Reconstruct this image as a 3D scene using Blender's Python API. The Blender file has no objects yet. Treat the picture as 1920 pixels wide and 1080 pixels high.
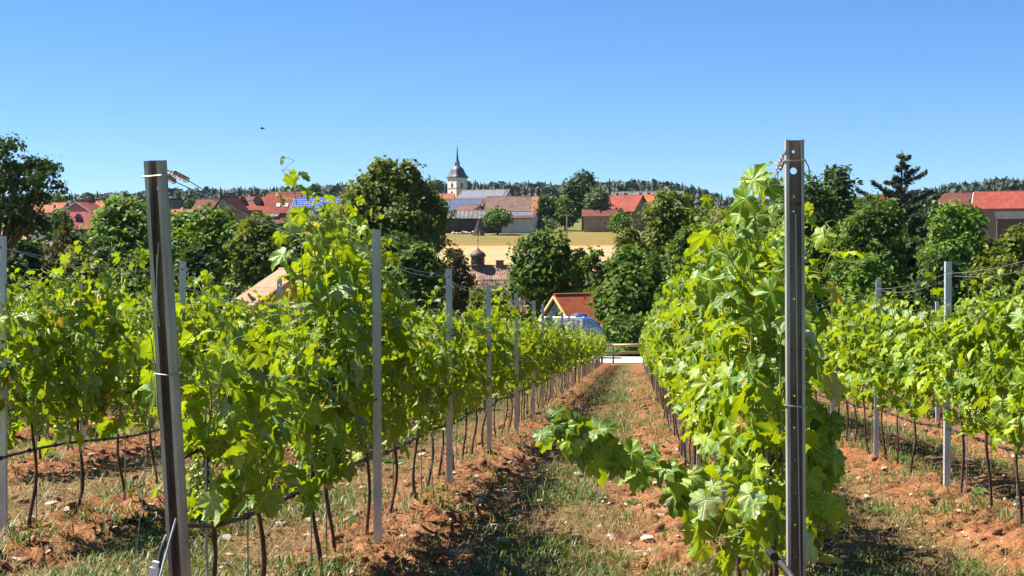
import bpy, bmesh, math, random
import numpy as np
from mathutils import Vector, Matrix, Euler

R = math.radians
rng = np.random.default_rng(7)
random.seed(7)
sc = bpy.context.scene
C = sc.collection

# ------------------------------------------------------------------ camera
FPX = 2880.0                       # focal length in pixels of a 1920 wide frame
YAW, PITCH = R(4.51), R(-1.19)
cam = bpy.data.cameras.new('camera')
cam.lens = 54.0; cam.sensor_width = 36.0
cam.clip_start = 0.1; cam.clip_end = 9000
camo = bpy.data.objects.new('camera', cam); C.objects.link(camo)
camo.location = (0, 0, 0)
camo.rotation_euler = (R(90) + PITCH, 0, YAW)
sc.camera = camo

# ------------------------------------------------------------------ world, sun, exposure
SUN_EL = R(54)
SUN_TO = Vector((-math.cos(SUN_EL) * math.cos(R(14)), math.cos(SUN_EL) * math.sin(R(14)), math.sin(SUN_EL)))
w = bpy.data.worlds.new('World'); sc.world = w; w.use_nodes = True
nt = w.node_tree; nt.nodes.clear()
wo = nt.nodes.new('ShaderNodeOutputWorld'); wb = nt.nodes.new('ShaderNodeBackground')
sky = nt.nodes.new('ShaderNodeTexSky'); sky.sky_type = 'NISHITA'; sky.sun_disc = False
sky.sun_elevation = SUN_EL
sky.sun_rotation = math.atan2(SUN_TO.x, SUN_TO.y)
sky.altitude = 1800; sky.air_density = 0.9; sky.dust_density = 0.0; sky.ozone_density = 10.0
hs = nt.nodes.new('ShaderNodeHueSaturation')
hs.inputs['Saturation'].default_value = 1.06; hs.inputs['Value'].default_value = 1.0
nt.links.new(sky.outputs[0], hs.inputs['Color'])
nt.links.new(hs.outputs[0], wb.inputs['Color'])
wb.inputs['Strength'].default_value = 0.054
nt.links.new(wb.outputs[0], wo.inputs['Surface'])
sl = bpy.data.lights.new('sun', 'SUN'); sl.energy = 5.0; sl.angle = R(0.5); sl.color = (1.0, 0.94, 0.84)
so = bpy.data.objects.new('sun', sl); C.objects.link(so)
so.rotation_euler = SUN_TO.to_track_quat('Z', 'Y').to_euler()
sc.view_settings.view_transform = 'Standard'; sc.view_settings.look = 'None'
sc.view_settings.gamma = 1.0; sc.view_settings.exposure = 1.58
sc.cycles.max_bounces = 5; sc.cycles.transparent_max_bounces = 8
sc.cycles.diffuse_bounces = 2; sc.cycles.transmission_bounces = 3

# ------------------------------------------------------------------ helpers
_m = camo.rotation_euler.to_matrix()
AX, AU, AF = _m @ Vector((1, 0, 0)), _m @ Vector((0, 1, 0)), _m @ Vector((0, 0, -1))
def P(px, py, d):
    """point at forward distance d that the photograph shows at (px, py)"""
    return AF * d + AX * ((px - 960) / FPX * d) + AU * ((540 - py) / FPX * d)

def tag(o, label=None, cat=None, group=None, kind=None):
    if label: o['label'] = label
    if cat: o['category'] = cat
    if group: o['group'] = group
    if kind: o['kind'] = kind
    return o

def link(name, data, parent=None, loc=None, rot=None, scale=None):
    o = bpy.data.objects.new(name, data); C.objects.link(o)
    if parent is not None: o.parent = parent
    if loc is not None: o.location = loc
    if rot is not None: o.rotation_euler = rot
    if scale is not None: o.scale = scale if hasattr(scale, '__len__') else (scale,) * 3
    return o

def empty(name, loc=(0, 0, 0), rz=0, **k):
    o = link(name, None, None, loc, (0, 0, rz)); o.empty_display_size = 0.1
    return tag(o, **k)

def mesh_np(name, V, F, mat=None, smooth=False, uv=None):
    """V (n,3), F (m,k) with one k"""
    V = np.asarray(V, dtype=np.float32); F = np.asarray(F, dtype=np.int32)
    me = bpy.data.meshes.new(name); m, k = F.shape
    me.vertices.add(len(V)); me.vertices.foreach_set('co', V.ravel())
    me.loops.add(m * k); me.loops.foreach_set('vertex_index', F.ravel())
    me.polygons.add(m)
    me.polygons.foreach_set('loop_start', np.arange(0, m * k, k, dtype=np.int32))
    me.polygons.foreach_set('loop_total', np.full(m, k, dtype=np.int32))
    if smooth: me.polygons.foreach_set('use_smooth', np.ones(m, dtype=bool))
    if uv is not None:
        l = me.uv_layers.new(name='UVMap')
        l.data.foreach_set('uv', np.asarray(uv, dtype=np.float32)[F.ravel()].ravel())
    me.update(calc_edges=True)
    if mat: me.materials.append(mat)
    return me

class MB:
    """collects boxes, prisms and tubes, builds ONE mesh"""
    def __init__(s): s.v = []; s.f = []
    def add(s, V, F):
        b = len(s.v); s.v += [tuple(p) for p in V]; s.f += [tuple(i + b for i in f) for f in F]; return s
    def box(s, c, d, M=None):
        x, y, z = (k / 2 for k in d); V = [Vector((c[0] + i * x, c[1] + j * y, c[2] + k * z)) for k in (-1, 1) for j in (-1, 1) for i in (-1, 1)]
        if M: V = [M @ p for p in V]
        return s.add(V, [(0, 2, 3, 1), (4, 5, 7, 6), (0, 1, 5, 4), (2, 6, 7, 3), (0, 4, 6, 2), (1, 3, 7, 5)])
    def tube(s, pts, rad, n=6, caps=True):
        pts = [Vector(p) for p in pts]; m = len(pts)
        if not hasattr(rad, '__len__'): rad = [rad] * m
        b = len(s.v); up = Vector((0.31, 0.17, 0.93))
        for i, p in enumerate(pts):
            t = (pts[min(i + 1, m - 1)] - pts[max(i - 1, 0)])
            t = t.normalized() if t.length > 1e-9 else Vector((0, 0, 1))
            u = t.cross(up)
            if u.length < 1e-3: u = t.cross(Vector((1, 0, 0)))
            u.normalize(); v = t.cross(u); up = u.cross(t)
            for k in range(n):
                a = 2 * math.pi * k / n
                s.v.append(tuple(p + (u * math.cos(a) + v * math.sin(a)) * rad[i]))
        for i in range(m - 1):
            for k in range(n):
                s.f.append((b + i * n + k, b + i * n + (k + 1) % n, b + (i + 1) * n + (k + 1) % n, b + (i + 1) * n + k))
        if caps:
            s.f.append(tuple(b + k for k in range(n))[::-1]); s.f.append(tuple(b + (m - 1) * n + k for k in range(n)))
        return s
    def lathe(s, prof, n=16, c=(0, 0, 0), rot=0, sq=0):
        """prof [(r,z)]"""
        b = len(s.v); m = len(prof)
        for r, z in prof:
            for k in range(n):
                a = 2 * math.pi * k / n + rot
                s.v.append((c[0] + r * math.cos(a), c[1] + r * math.sin(a), c[2] + z))
        for i in range(m - 1):
            for k in range(n):
                s.f.append((b + i * n + k, b + i * n + (k + 1) % n, b + (i + 1) * n + (k + 1) % n, b + (i + 1) * n + k))
        s.f.append(tuple(b + k for k in range(n))[::-1]); s.f.append(tuple(b + (m - 1) * n + k for k in range(n)))
        return s
    def mesh(s, name, mat, smooth=False):
        me = bpy.data.meshes.new(name); me.from_pydata(s.v, [], s.f)
        if mat: me.materials.append(mat)
        if smooth: me.polygons.foreach_set('use_smooth', [True] * len(me.polygons))
        me.update(); return me
    def build(s, name, mat, parent=None, smooth=False, loc=None, rot=None, **k):
        return tag(link(name, s.mesh(name, mat, smooth), parent, loc, rot), **k)

def vnoise(x, y, seed=0):
    x = np.asarray(x, float); y = np.asarray(y, float)
    xi = np.floor(x).astype(np.int64); yi = np.floor(y).astype(np.int64)
    fx = x - xi; fy = y - yi; fx = fx * fx * (3 - 2 * fx); fy = fy * fy * (3 - 2 * fy)
    def h(a, b):
        n = (a * 374761393 + b * 668265263 + seed * 974634777) & 0x7fffffff
        n = ((n ^ (n >> 13)) * 1274126177) & 0x7fffffff
        return ((n ^ (n >> 16)) & 0xffff) / 65535.0
    return (h(xi, yi) * (1 - fx) + h(xi + 1, yi) * fx) * (1 - fy) + (h(xi, yi + 1) * (1 - fx) + h(xi + 1, yi + 1) * fx) * fy
def fbm(x, y, s=0, o=4):
    t = 0; a = 0.5
    for i in range(o): t = t + a * vnoise(x * 2 ** i, y * 2 ** i, s + i); a *= 0.5
    return t

# ------------------------------------------------------------------ materials
def new_mat(name):
    m = bpy.data.materials.new(name); m.use_nodes = True
    m.node_tree.nodes.clear(); return m, m.node_tree, m.node_tree.nodes, m.node_tree.links
def ramp(N, stops):
    r = N.new('ShaderNodeValToRGB'); e = r.color_ramp.elements
    while len(e) < len(stops): e.new(0.5)
    for i, (p, c) in enumerate(stops): e[i].position = p; e[i].color = (*c, 1)
    return r
def surf(name, cols, scale=3.0, rough=0.8, bump=0.2, detail=6, coord='Object', metal=0.0, bscale=None, stretch=None, spec=0.3, bdist=0.02):
    """noise-mixed colours with a noise bump"""
    m, t, N, L = new_mat(name)
    out = N.new('ShaderNodeOutputMaterial'); b = N.new('ShaderNodeBsdfPrincipled'); L.new(b.outputs[0], out.inputs[0])
    tc = N.new('ShaderNodeTexCoord'); src = tc.outputs[coord]
    if stretch:
        mp = N.new('ShaderNodeMapping'); mp.inputs['Scale'].default_value = stretch; L.new(src, mp.inputs[0]); src = mp.outputs[0]
    n = N.new('ShaderNodeTexNoise'); n.inputs['Scale'].default_value = scale; n.inputs['Detail'].default_value = detail
    L.new(src, n.inputs['Vector'])
    k = len(cols); r = ramp(N, [(0.3 + 0.4 * i / max(1, k - 1), c) for i, c in enumerate(cols)])
    L.new(n.outputs[0], r.inputs[0]); L.new(r.outputs[0], b.inputs['Base Color'])
    b.inputs['Roughness'].default_value = rough; b.inputs['Metallic'].default_value = metal; b.inputs['Specular IOR Level'].default_value = spec
    if bump:
        n2 = N.new('ShaderNodeTexNoise'); n2.inputs['Scale'].default_value = bscale or scale * 4; n2.inputs['Detail'].default_value = 5
        L.new(src, n2.inputs['Vector'])
        bp = N.new('ShaderNodeBump'); bp.inputs['Strength'].default_value = bump; bp.inputs['Distance'].default_value = bdist
        L.new(n2.outputs[0], bp.inputs['Height']); L.new(bp.outputs[0], b.inputs['Normal'])
    return m

def math_node(N, L, op, a, b=None):
    n = N.new('ShaderNodeMath'); n.operation = op
    for i, v in enumerate((a, b)):
        if v is None: continue
        if isinstance(v, (int, float)): n.inputs[i].default_value = v
        else: L.new(v, n.inputs[i])
    return n.outputs[0]

def leaf_mat(name, dark, mid, light, trans, tmix=0.45, veins=False, rough=0.5, spec=0.35, nscale=0.7, perobj=False):
    m, t, N, L = new_mat(name)
    out = N.new('ShaderNodeOutputMaterial')
    b = N.new('ShaderNodeBsdfPrincipled'); b.inputs['Roughness'].default_value = rough; b.inputs['Specular IOR Level'].default_value = spec
    tr = N.new('ShaderNodeBsdfTranslucent'); mx = N.new('ShaderNodeMixShader'); mx.inputs[0].default_value = tmix
    L.new(b.outputs[0], mx.inputs[1]); L.new(tr.outputs[0], mx.inputs[2]); L.new(mx.outputs[0], out.inputs[0])
    g = N.new('ShaderNodeNewGeometry'); oi = N.new('ShaderNodeObjectInfo')
    if perobj: rnd = oi.outputs['Random']
    else: rnd = g.outputs['Random Per Island']
    n = N.new('ShaderNodeTexNoise'); n.inputs['Scale'].default_value = nscale; n.inputs['Detail'].default_value = 3
    L.new(g.outputs['Position'], n.inputs['Vector'])
    v = math_node(N, L, 'ADD', math_node(N, L, 'MULTIPLY', rnd, 0.62), math_node(N, L, 'MULTIPLY', n.outputs[0], 0.42))
    r = ramp(N, [(0.1, dark), (0.5, mid), (0.95, light)]); L.new(v, r.inputs[0])
    r2 = ramp(N, [(0.1, tuple(k * 0.75 for k in trans)), (0.95, trans)]); L.new(v, r2.inputs[0])
    col, tcol = r.outputs[0], r2.outputs[0]
    if veins:
        uv = N.new('ShaderNodeUVMap'); sp = N.new('ShaderNodeSeparateXYZ'); L.new(uv.outputs[0], sp.inputs[0])
        x = math_node(N, L, 'SUBTRACT', sp.outputs[0], 0.5); y = math_node(N, L, 'SUBTRACT', sp.outputs[1], 0.5)
        ang = math_node(N, L, 'ABSOLUTE', math_node(N, L, 'ARCTAN2', x, y))
        rad = math_node(N, L, 'SQRT', math_node(N, L, 'ADD', math_node(N, L, 'MULTIPLY', x, x), math_node(N, L, 'MULTIPLY', y, y)))
        d = None
        for a in (0.0, 0.87, 1.78):
            q = math_node(N, L, 'ABSOLUTE', math_node(N, L, 'SUBTRACT', ang, a))
            d = q if d is None else math_node(N, L, 'MINIMUM', d, q)
        d = math_node(N, L, 'MULTIPLY', d, rad)
        # side veins: stripes running off the main veins
        side = math_node(N, L, 'PINGPONG', math_node(N, L, 'SUBTRACT', math_node(N, L, 'MULTIPLY', rad, 9.0), math_node(N, L, 'MULTIPLY', d, 11.0)), 0.5)
        main = N.new('ShaderNodeMapRange'); main.inputs[1].default_value = 0.004; main.inputs[2].default_value = 0.016
        main.inputs[3].default_value = 1; main.inputs[4].default_value = 0; L.new(d, main.inputs[0])
        sd = N.new('ShaderNodeMapRange'); sd.inputs[1].default_value = 0.0; sd.inputs[2].default_value = 0.12
        sd.inputs[3].default_value = 0.45; sd.inputs[4].default_value = 0; L.new(side, sd.inputs[0])
        vm = math_node(N, L, 'MAXIMUM', main.outputs[0], sd.outputs[0])
        mc = N.new('ShaderNodeMix'); mc.data_type = 'RGBA'; L.new(math_node(N, L, 'MULTIPLY', vm, 0.6), mc.inputs[0]); L.new(col, mc.inputs[6])
        mc.inputs[7].default_value = (light[0] * 1.5, light[1] * 1.25, light[2] * 1.8, 1); col = mc.outputs[2]
        # dry blotches and spotted margins
        sp2 = N.new('ShaderNodeTexNoise'); sp2.inputs['Scale'].default_value = 26; sp2.inputs['Detail'].default_value = 3; L.new(g.outputs['Position'], sp2.inputs['Vector'])
        ms = N.new('ShaderNodeMapRange'); ms.inputs[1].default_value = 0.62; ms.inputs[2].default_value = 0.72; L.new(math_node(N, L, 'ADD', sp2.outputs[0], math_node(N, L, 'MULTIPLY', rad, 0.22)), ms.inputs[0])
        mc2 = N.new('ShaderNodeMix'); mc2.data_type = 'RGBA'; L.new(math_node(N, L, 'MULTIPLY', ms.outputs[0], 0.7), mc2.inputs[0]); L.new(col, mc2.inputs[6]); mc2.inputs[7].default_value = (0.30, 0.26, 0.04, 1); col = mc2.outputs[2]
        bp = N.new('ShaderNodeBump'); bp.inputs['Strength'].default_value = 0.5; bp.inputs['Distance'].default_value = 0.004
        bl = N.new('ShaderNodeTexNoise'); bl.inputs['Scale'].default_value = 60
        L.new(g.outputs['Position'], bl.inputs['Vector'])
        L.new(math_node(N, L, 'SUBTRACT', bl.outputs[0], vm), bp.inputs['Height']); L.new(bp.outputs[0], b.inputs['Normal'])
    L.new(col, b.inputs['Base Color']); L.new(tcol, tr.inputs['Color'])
    return m

M = {}
VL = dict(dark=(0.012, 0.050, 0.004), mid=(0.060, 0.165, 0.009), light=(0.28, 0.37, 0.018), trans=(0.50, 0.63, 0.008), rough=0.45, spec=0.36)
M['vleaf'] = leaf_mat('vine_leaf', **VL, tmix=0.29, veins=True, perobj=True, nscale=2.0)
M['vleaf_j'] = leaf_mat('vine_leaf_joined', **VL, tmix=0.29, veins=True, nscale=2.0)
M['vleaf_y'] = leaf_mat('vine_leaf_yellowed', (0.40, 0.34, 0.04), (0.5, 0.42, 0.05), (0.55, 0.42, 0.10), (0.6, 0.48, 0.05), tmix=0.4, veins=True, perobj=True)
M['vleaf_pale'] = leaf_mat('vine_leaf_pale_underside', (0.24, 0.36, 0.10), (0.30, 0.42, 0.14), (0.40, 0.5, 0.2), (0.42, 0.5, 0.06), tmix=0.35, veins=True, perobj=True)
M['shoot'] = surf('green_shoot', [(0.14, 0.20, 0.03), (0.25, 0.24, 0.06)], 20, 0.6, 0)
M['bark'] = surf('vine_bark', [(0.06, 0.036, 0.022), (0.17, 0.10, 0.065)], 30, 0.95, 0.8, stretch=(3, 3, 0.6))
M['stick'] = surf('galvanised_stick', [(0.20, 0.20, 0.20), (0.34, 0.33, 0.31)], 12, 0.55, 0, metal=0.5)
M['grape'] = surf('green_grape', [(0.20, 0.29, 0.05), (0.34, 0.40, 0.10)], 40, 0.35, 0, spec=0.5)
M['zinc'] = surf('weathered_zinc', [(0.42, 0.43, 0.45), (0.62, 0.63, 0.65)], 14, 0.45, 0.08, metal=0.4, stretch=(1, 1, 0.25))
M['oldzinc'] = surf('brown_stained_steel', [(0.12, 0.085, 0.068), (0.26, 0.195, 0.16), (0.42, 0.36, 0.32)], 11, 0.55, 0.25, metal=0.35, stretch=(1, 1, 0.2))
M['wire'] = surf('galvanised_wire', [(0.30, 0.29, 0.28), (0.5, 0.49, 0.47)], 30, 0.45, 0, metal=0.7)
M['rustwire'] = surf('dark_coiled_wire', [(0.10, 0.075, 0.08), (0.28, 0.22, 0.22)], 60, 0.5, 0, metal=0.6)
M['hose'] = surf('black_drip_hose', [(0.022, 0.022, 0.024), (0.05, 0.05, 0.052)], 12, 0.5, 0.05)
M['clip'] = surf('black_clip', [(0.012, 0.012, 0.013), (0.02, 0.02, 0.02)], 12, 0.5, 0)
M['valve'] = surf('white_plastic_valve', [(0.7, 0.7, 0.72), (0.8, 0.8, 0.8)], 12, 0.4, 0)
M['stone'] = surf('pale_limestone', [(0.28, 0.21, 0.16), (0.42, 0.34, 0.27), (0.52, 0.46, 0.40)], 9, 0.9, 0.3)
M['straw'] = leaf_mat('dry_straw', (0.10, 0.062, 0.022), (0.19, 0.125, 0.045), (0.33, 0.24, 0.10), (0.2, 0.13, 0.04), tmix=0.15, nscale=2)
M['grass'] = leaf_mat('green_grass', (0.025, 0.055, 0.007), (0.05, 0.095, 0.011), (0.11, 0.15, 0.02), (0.14, 0.22, 0.014), tmix=0.3, nscale=2)
M['weed'] = leaf_mat('weed_leaf', (0.03, 0.085, 0.01), (0.05, 0.12, 0.013), (0.09, 0.18, 0.02), (0.16, 0.28, 0.016), tmix=0.3, nscale=3)
# ------------------------------------------------------------------ terrain
ROWS = {'A': -1.77, 'B': -4.21, 'C': -6.61, 'D': -9.03, 'E': -11.45, 'F': -13.9,
        'R1': 0.59, 'R2': 2.82, 'R3': 5.05, 'R4': 7.30, 'R5': 9.55}
RSP = 2.36
PY = [-60, 0, 88, 96, 106, 140, 200, 250, 330, 400, 600, 900, 1250, 1700, 4000]
PZ = [1.93, -1.41, -6.30, -6.72, -6.80, -7.5, -7.0, -3.2, 2.3, 6.7, 10, 22, 30, 34, 34]
RPX = [-600, 0, 130, 270, 340, 500, 590, 700, 800, 880, 1000, 1100, 1180, 1240, 1300, 1350, 1450, 1600, 1700, 1770, 1920, 2300]
RTOP = [378, 376, 374, 368, 363, 363, 356, 356, 349, 353, 355, 353, 350, 353, 363, 382, 390, 385, 373, 359, 344, 340]
FD = 1250.0
def T(x, y):
    x = np.asarray(x, float); y = np.asarray(y, float)
    z = np.interp(y, PY, PZ)
    a = x / np.maximum(y, 50)
    px = 1187 + FPX * a
    h = (480 - np.interp(px, RPX, RTOP)) / FPX * FD - 10
    s = np.clip((y - 600) / 550, 0, 1); s = s * s * (3 - 2 * s)
    z = z * (1 - s) + h * s * (0.55 + 0.45 * np.clip((y - 600) / 600, 0, 1))
    z = z + 0.8 * (fbm(x / 90, y / 90, 3) - 0.5) * np.clip((y - 130) / 120, 0, 1)
    return z
def Tf(x, y): return float(T(x, y))

def terrain_material():
    m, t, N, L = new_mat('terrain')
    out = N.new('ShaderNodeOutputMaterial'); b = N.new('ShaderNodeBsdfPrincipled'); L.new(b.outputs[0], out.inputs[0])
    b.inputs['Roughness'].default_value = 0.95; b.inputs['Specular IOR Level'].default_value = 0.1
    g = N.new('ShaderNodeNewGeometry'); sp = N.new('ShaderNodeSeparateXYZ'); L.new(g.outputs['Position'], sp.inputs[0])
    n1 = N.new('ShaderNodeTexNoise'); n1.inputs['Scale'].default_value = 0.05; n1.inputs['Detail'].default_value = 8; L.new(g.outputs['Position'], n1.inputs['Vector'])
    mp = N.new('ShaderNodeMapping'); mp.inputs['Scale'].default_value = (0.15, 1.0, 1); L.new(g.outputs['Position'], mp.inputs[0])
    n2 = N.new('ShaderNodeTexNoise'); n2.inputs['Scale'].default_value = 0.5; n2.inputs['Detail'].default_value = 5; L.new(mp.outputs[0], n2.inputs['Vector'])
    yy = math_node(N, L, 'ADD', sp.outputs[1], math_node(N, L, 'MULTIPLY', math_node(N, L, 'SUBTRACT', n1.outputs[0], 0.5), 10.0))
    green = ramp(N, [(0.35, (0.05, 0.085, 0.018)), (0.5, (0.09, 0.12, 0.03)), (0.65, (0.15, 0.15, 0.045))]); L.new(n1.outputs[0], green.inputs[0])
    gold = ramp(N, [(0.3, (0.23, 0.165, 0.082)), (0.5, (0.30, 0.22, 0.112)), (0.7, (0.36, 0.275, 0.15))]); L.new(n2.outputs[0], gold.inputs[0])
    mead = ramp(N, [(0.3, (0.075, 0.088, 0.02)), (0.45, (0.135, 0.118, 0.034)), (0.58, (0.19, 0.125, 0.042)), (0.72, (0.085, 0.092, 0.022))]); L.new(n2.outputs[0], mead.inputs[0])
    def step(edge, wdt, a, bcol):
        mr = N.new('ShaderNodeMapRange'); mr.inputs[1].default_value = edge - wdt; mr.inputs[2].default_value = edge + wdt; L.new(yy, mr.inputs[0])
        mx = N.new('ShaderNodeMix'); mx.data_type = 'RGBA'; L.new(mr.outputs[0], mx.inputs[0]); L.new(a, mx.inputs[6])
        if isinstance(bcol, tuple): mx.inputs[7].default_value = (*bcol, 1)
        else: L.new(bcol, mx.inputs[7])
        return mx.outputs[2]
    # the grain field lies right of a field path
    ang_ = N.new('ShaderNodeMapRange'); ang_.inputs[1].default_value = -0.135; ang_.inputs[2].default_value = -0.128; L.new(math_node(N, L, 'DIVIDE', sp.outputs[0], sp.outputs[1]), ang_.inputs[0])
    gx_ = N.new('ShaderNodeMix'); gx_.data_type = 'RGBA'; L.new(ang_.outputs[0], gx_.inputs[0]); L.new(green.outputs[0], gx_.inputs[6]); L.new(gold.outputs[0], gx_.inputs[7])
    c = step(228, 3, green.outputs[0], gx_.outputs[2])
    c = step(331, 1.5, c, (0.24, 0.10, 0.03))
    c = step(337, 4, c, mead.outputs[0])
    c = step(425, 6, c, green.outputs[0])
    L.new(c, b.inputs['Base Color'])
    bp = N.new('ShaderNodeBump'); bp.inputs['Strength'].default_value = 0.6; bp.inputs['Distance'].default_value = 0.3
    n3 = N.new('ShaderNodeTexNoise'); n3.inputs['Scale'].default_value = 2.0; n3.inputs['Detail'].default_value = 6; L.new(g.outputs['Position'], n3.inputs['Vector'])
    L.new(n3.outputs[0], bp.inputs['Height']); L.new(bp.outputs[0], b.inputs['Normal'])
    return m
M['terrain'] = terrain_material()
u = np.linspace(-1, 1, 181); xs = np.sinh(u * 4.6) / np.sinh(4.6) * 3200
ys = np.concatenate([np.linspace(-60, 120, 46), np.geomspace(125, 4500, 190)])
X, Y = np.meshgrid(xs, ys)
Z = T(X, Y) - 0.35 * ((np.abs(X) < 40) & (Y < 94))
def gridF(ny, nx):
    i = np.arange(ny * nx).reshape(ny, nx)
    return np.stack([i[:-1, :-1].ravel(), i[:-1, 1:].ravel(), i[1:, 1:].ravel(), i[1:, :-1].ravel()], 1)
tag(link('ground', mesh_np('ground', np.stack([X.ravel(), Y.ravel(), Z.ravel()], 1), gridF(*X.shape), M['terrain'], True)), kind='structure')

# gravel road below the vineyard
def road():
    xs = np.linspace(-120, 120, 121); off = np.array([-3.1, -3.0, -1.5, 0, 1.5, 3.0, 3.1]); dz = np.array([-.3, .03, .06, .08, .06, .03, -.3])
    V = []
    for x in xs:
        yc = 100.2 + 0.4 * math.sin(x / 30)
        for o, z in zip(off, dz): V.append((x, yc + o, Tf(x, yc + o) + z))
    return np.array(V), gridF(121, 7)
M['gravel'] = surf('white_gravel', [(0.50, 0.47, 0.43), (0.62, 0.59, 0.55)], 3, 0.95, 0.4, bscale=30)
V, F = road()
tag(link('gravel_road', mesh_np('gravel_road', V, F, M['gravel'], True)), kind='structure')

# ------------------------------------------------------------------ vineyard soil
ROWX = list(ROWS.values()) + [-16.3, -18.7, -21.1, -23.5, -26, -28.4, -30.8, -33.2, -35.6, -38, -40.4, 11.8, 14.05, 16.3, 18.6, 20.9, 23.2, 25.5, 27.8, 30.1]
def rowdist(x):
    """distance to the nearest row"""
    x = np.asarray(x, float); d = np.full(x.shape, 9.0)
    for q in ROWX: d = np.minimum(d, np.abs(x - q))
    return d
def G(x, y):
    x = np.asarray(x, float); y = np.asarray(y, float)
    d = rowdist(x); wob = d + 0.10 * (fbm(x * 0.8, y * 0.8, 11, 2) - 0.4)
    z = np.interp(y, PY, PZ)
    z = z + 0.075 * np.exp(-(wob / 0.34) ** 2)                              # hoed-up ridge under the vines
    z = z - 0.045 * np.exp(-((np.abs(wob) - 0.62) / 0.17) ** 2)             # wheel ruts
    near = np.clip(1.3 - y / 45, 0.15, 1)
    cl = fbm(x * 7, y * 7, 21, 4)
    strip = np.exp(-(wob / 0.55) ** 4)
    z = z + near * (0.14 * (cl - 0.47) * (0.35 + 0.9 * strip) + 0.06 * (fbm(x * 1.7, y * 1.7, 5, 3) - 0.45))
    lump = np.clip(vnoise(x * 11, y * 11, 41) - 0.66, 0, 1)
    z = z + near * 0.17 * lump * strip
    return z
def soil_material():
    m, t, N, L = new_mat('vineyard_soil')
    out = N.new('ShaderNodeOutputMaterial'); b = N.new('ShaderNodeBsdfPrincipled'); L.new(b.outputs[0], out.inputs[0])
    b.inputs['Roughness'].default_value = 0.95; b.inputs['Specular IOR Level'].default_value = 0.1
    g = N.new('ShaderNodeNewGeometry'); pos = g.outputs['Position']; sp = N.new('ShaderNodeSeparateXYZ'); L.new(pos, sp.inputs[0])
    def noise(s, d=5):
        n = N.new('ShaderNodeTexNoise'); n.inputs['Scale'].default_value = s; n.inputs['Detail'].default_value = d; L.new(pos, n.inputs['Vector']); return n.outputs[0]
    a = noise(2.2, 8); c = noise(14, 6); e = noise(0.7, 4)
    soil = ramp(N, [(0.32, (0.038, 0.015, 0.008)), (0.43, (0.118, 0.047, 0.021)), (0.53, (0.22, 0.092, 0.039)), (0.63, (0.27, 0.126, 0.061)), (0.74, (0.31, 0.19, 0.115))])
    L.new(math_node(N, L, 'ADD', math_node(N, L, 'MULTIPLY', a, 0.5), math_node(N, L, 'MULTIPLY', c, 0.5)), soil.inputs[0])
    # litter and low grass down the middle of each alley
    dx = math_node(N, L, 'PINGPONG', math_node(N, L, 'SUBTRACT', sp.outputs[0], 0.59), RSP / 2)   # 0 at row, 1.175 mid alley
    k = N.new('ShaderNodeMapRange'); k.inputs[1].default_value = 0.52; k.inputs[2].default_value = 0.9; L.new(math_node(N, L, 'ADD', dx, math_node(N, L, 'MULTIPLY', math_node(N, L, 'SUBTRACT', e, 0.5), 1.1)), k.inputs[0])
    lit = ramp(N, [(0.36, (0.030, 0.034, 0.010)), (0.47, (0.065, 0.058, 0.018)), (0.57, (0.14, 0.092, 0.036)), (0.7, (0.23, 0.155, 0.066))]); L.new(c, lit.inputs[0])
    mx = N.new('ShaderNodeMix'); mx.data_type = 'RGBA'; L.new(math_node(N, L, 'MULTIPLY', k.outputs[0], 0.85), mx.inputs[0]); L.new(soil.outputs[0], mx.inputs[6]); L.new(lit.outputs[0], mx.inputs[7])
    # pale stone chips
    vo = N.new('ShaderNodeTexVoronoi'); vo.inputs['Scale'].default_value = 22; L.new(pos, vo.inputs['Vector'])
    vs = N.new('ShaderNodeMapRange'); vs.inputs[1].default_value = 0.18; vs.inputs[2].default_value = 0.24; vs.inputs[3].default_value = 1; vs.inputs[4].default_value = 0; L.new(vo.outputs['Distance'], vs.inputs[0])
    sc_ = N.new('ShaderNodeSeparateColor'); L.new(vo.outputs['Color'], sc_.inputs[0])
    few = math_node(N, L, 'GREATER_THAN', sc_.outputs[0], 0.5)
    # chips lie thickest in the wheel tracks
    tk = N.new('ShaderNodeMapRange'); tk.inputs[1].default_value = 0.36; tk.inputs[2].default_value = 0.08; tk.inputs[3].default_value = 0.12; tk.inputs[4].default_value = 1.0
    L.new(math_node(N, L, 'ABSOLUTE', math_node(N, L, 'SUBTRACT', dx, 0.6)), tk.inputs[0])
    st = math_node(N, L, 'MULTIPLY', math_node(N, L, 'MULTIPLY', vs.outputs[0], few), tk.outputs[0])
    mx2 = N.new('ShaderNodeMix'); mx2.data_type = 'RGBA'; L.new(st, mx2.inputs[0]); L.new(mx.outputs[2], mx2.inputs[6]); mx2.inputs[7].default_value = (0.46, 0.35, 0.27, 1)
    L.new(mx2.outputs[2], b.inputs['Base Color'])
    bp = N.new('ShaderNodeBump'); bp.inputs['Strength'].default_value = 0.9; bp.inputs['Distance'].default_value = 0.03
    L.new(math_node(N, L, 'ADD', noise(38, 6), math_node(N, L, 'MULTIPLY', st, 0.5)), bp.inputs['Height']); L.new(bp.outputs[0], b.inputs['Normal'])
    return m
M['soil'] = soil_material()
ny = 560; yv = np.geomspace(4.2, 95.5, ny)
uu = np.linspace(-0.47, 0.33, 360)
Yg = np.repeat(yv[:, None], 360, 1); Xg = uu[None, :] * (Yg + 1.0)
Zg = G(Xg, Yg)
SOIL = tag(link('vineyard_soil', mesh_np('vineyard_soil', np.stack([Xg.ravel(), Yg.ravel(), Zg.ravel()], 1), gridF(ny, 360), M['soil'], True)), kind='structure')

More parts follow.
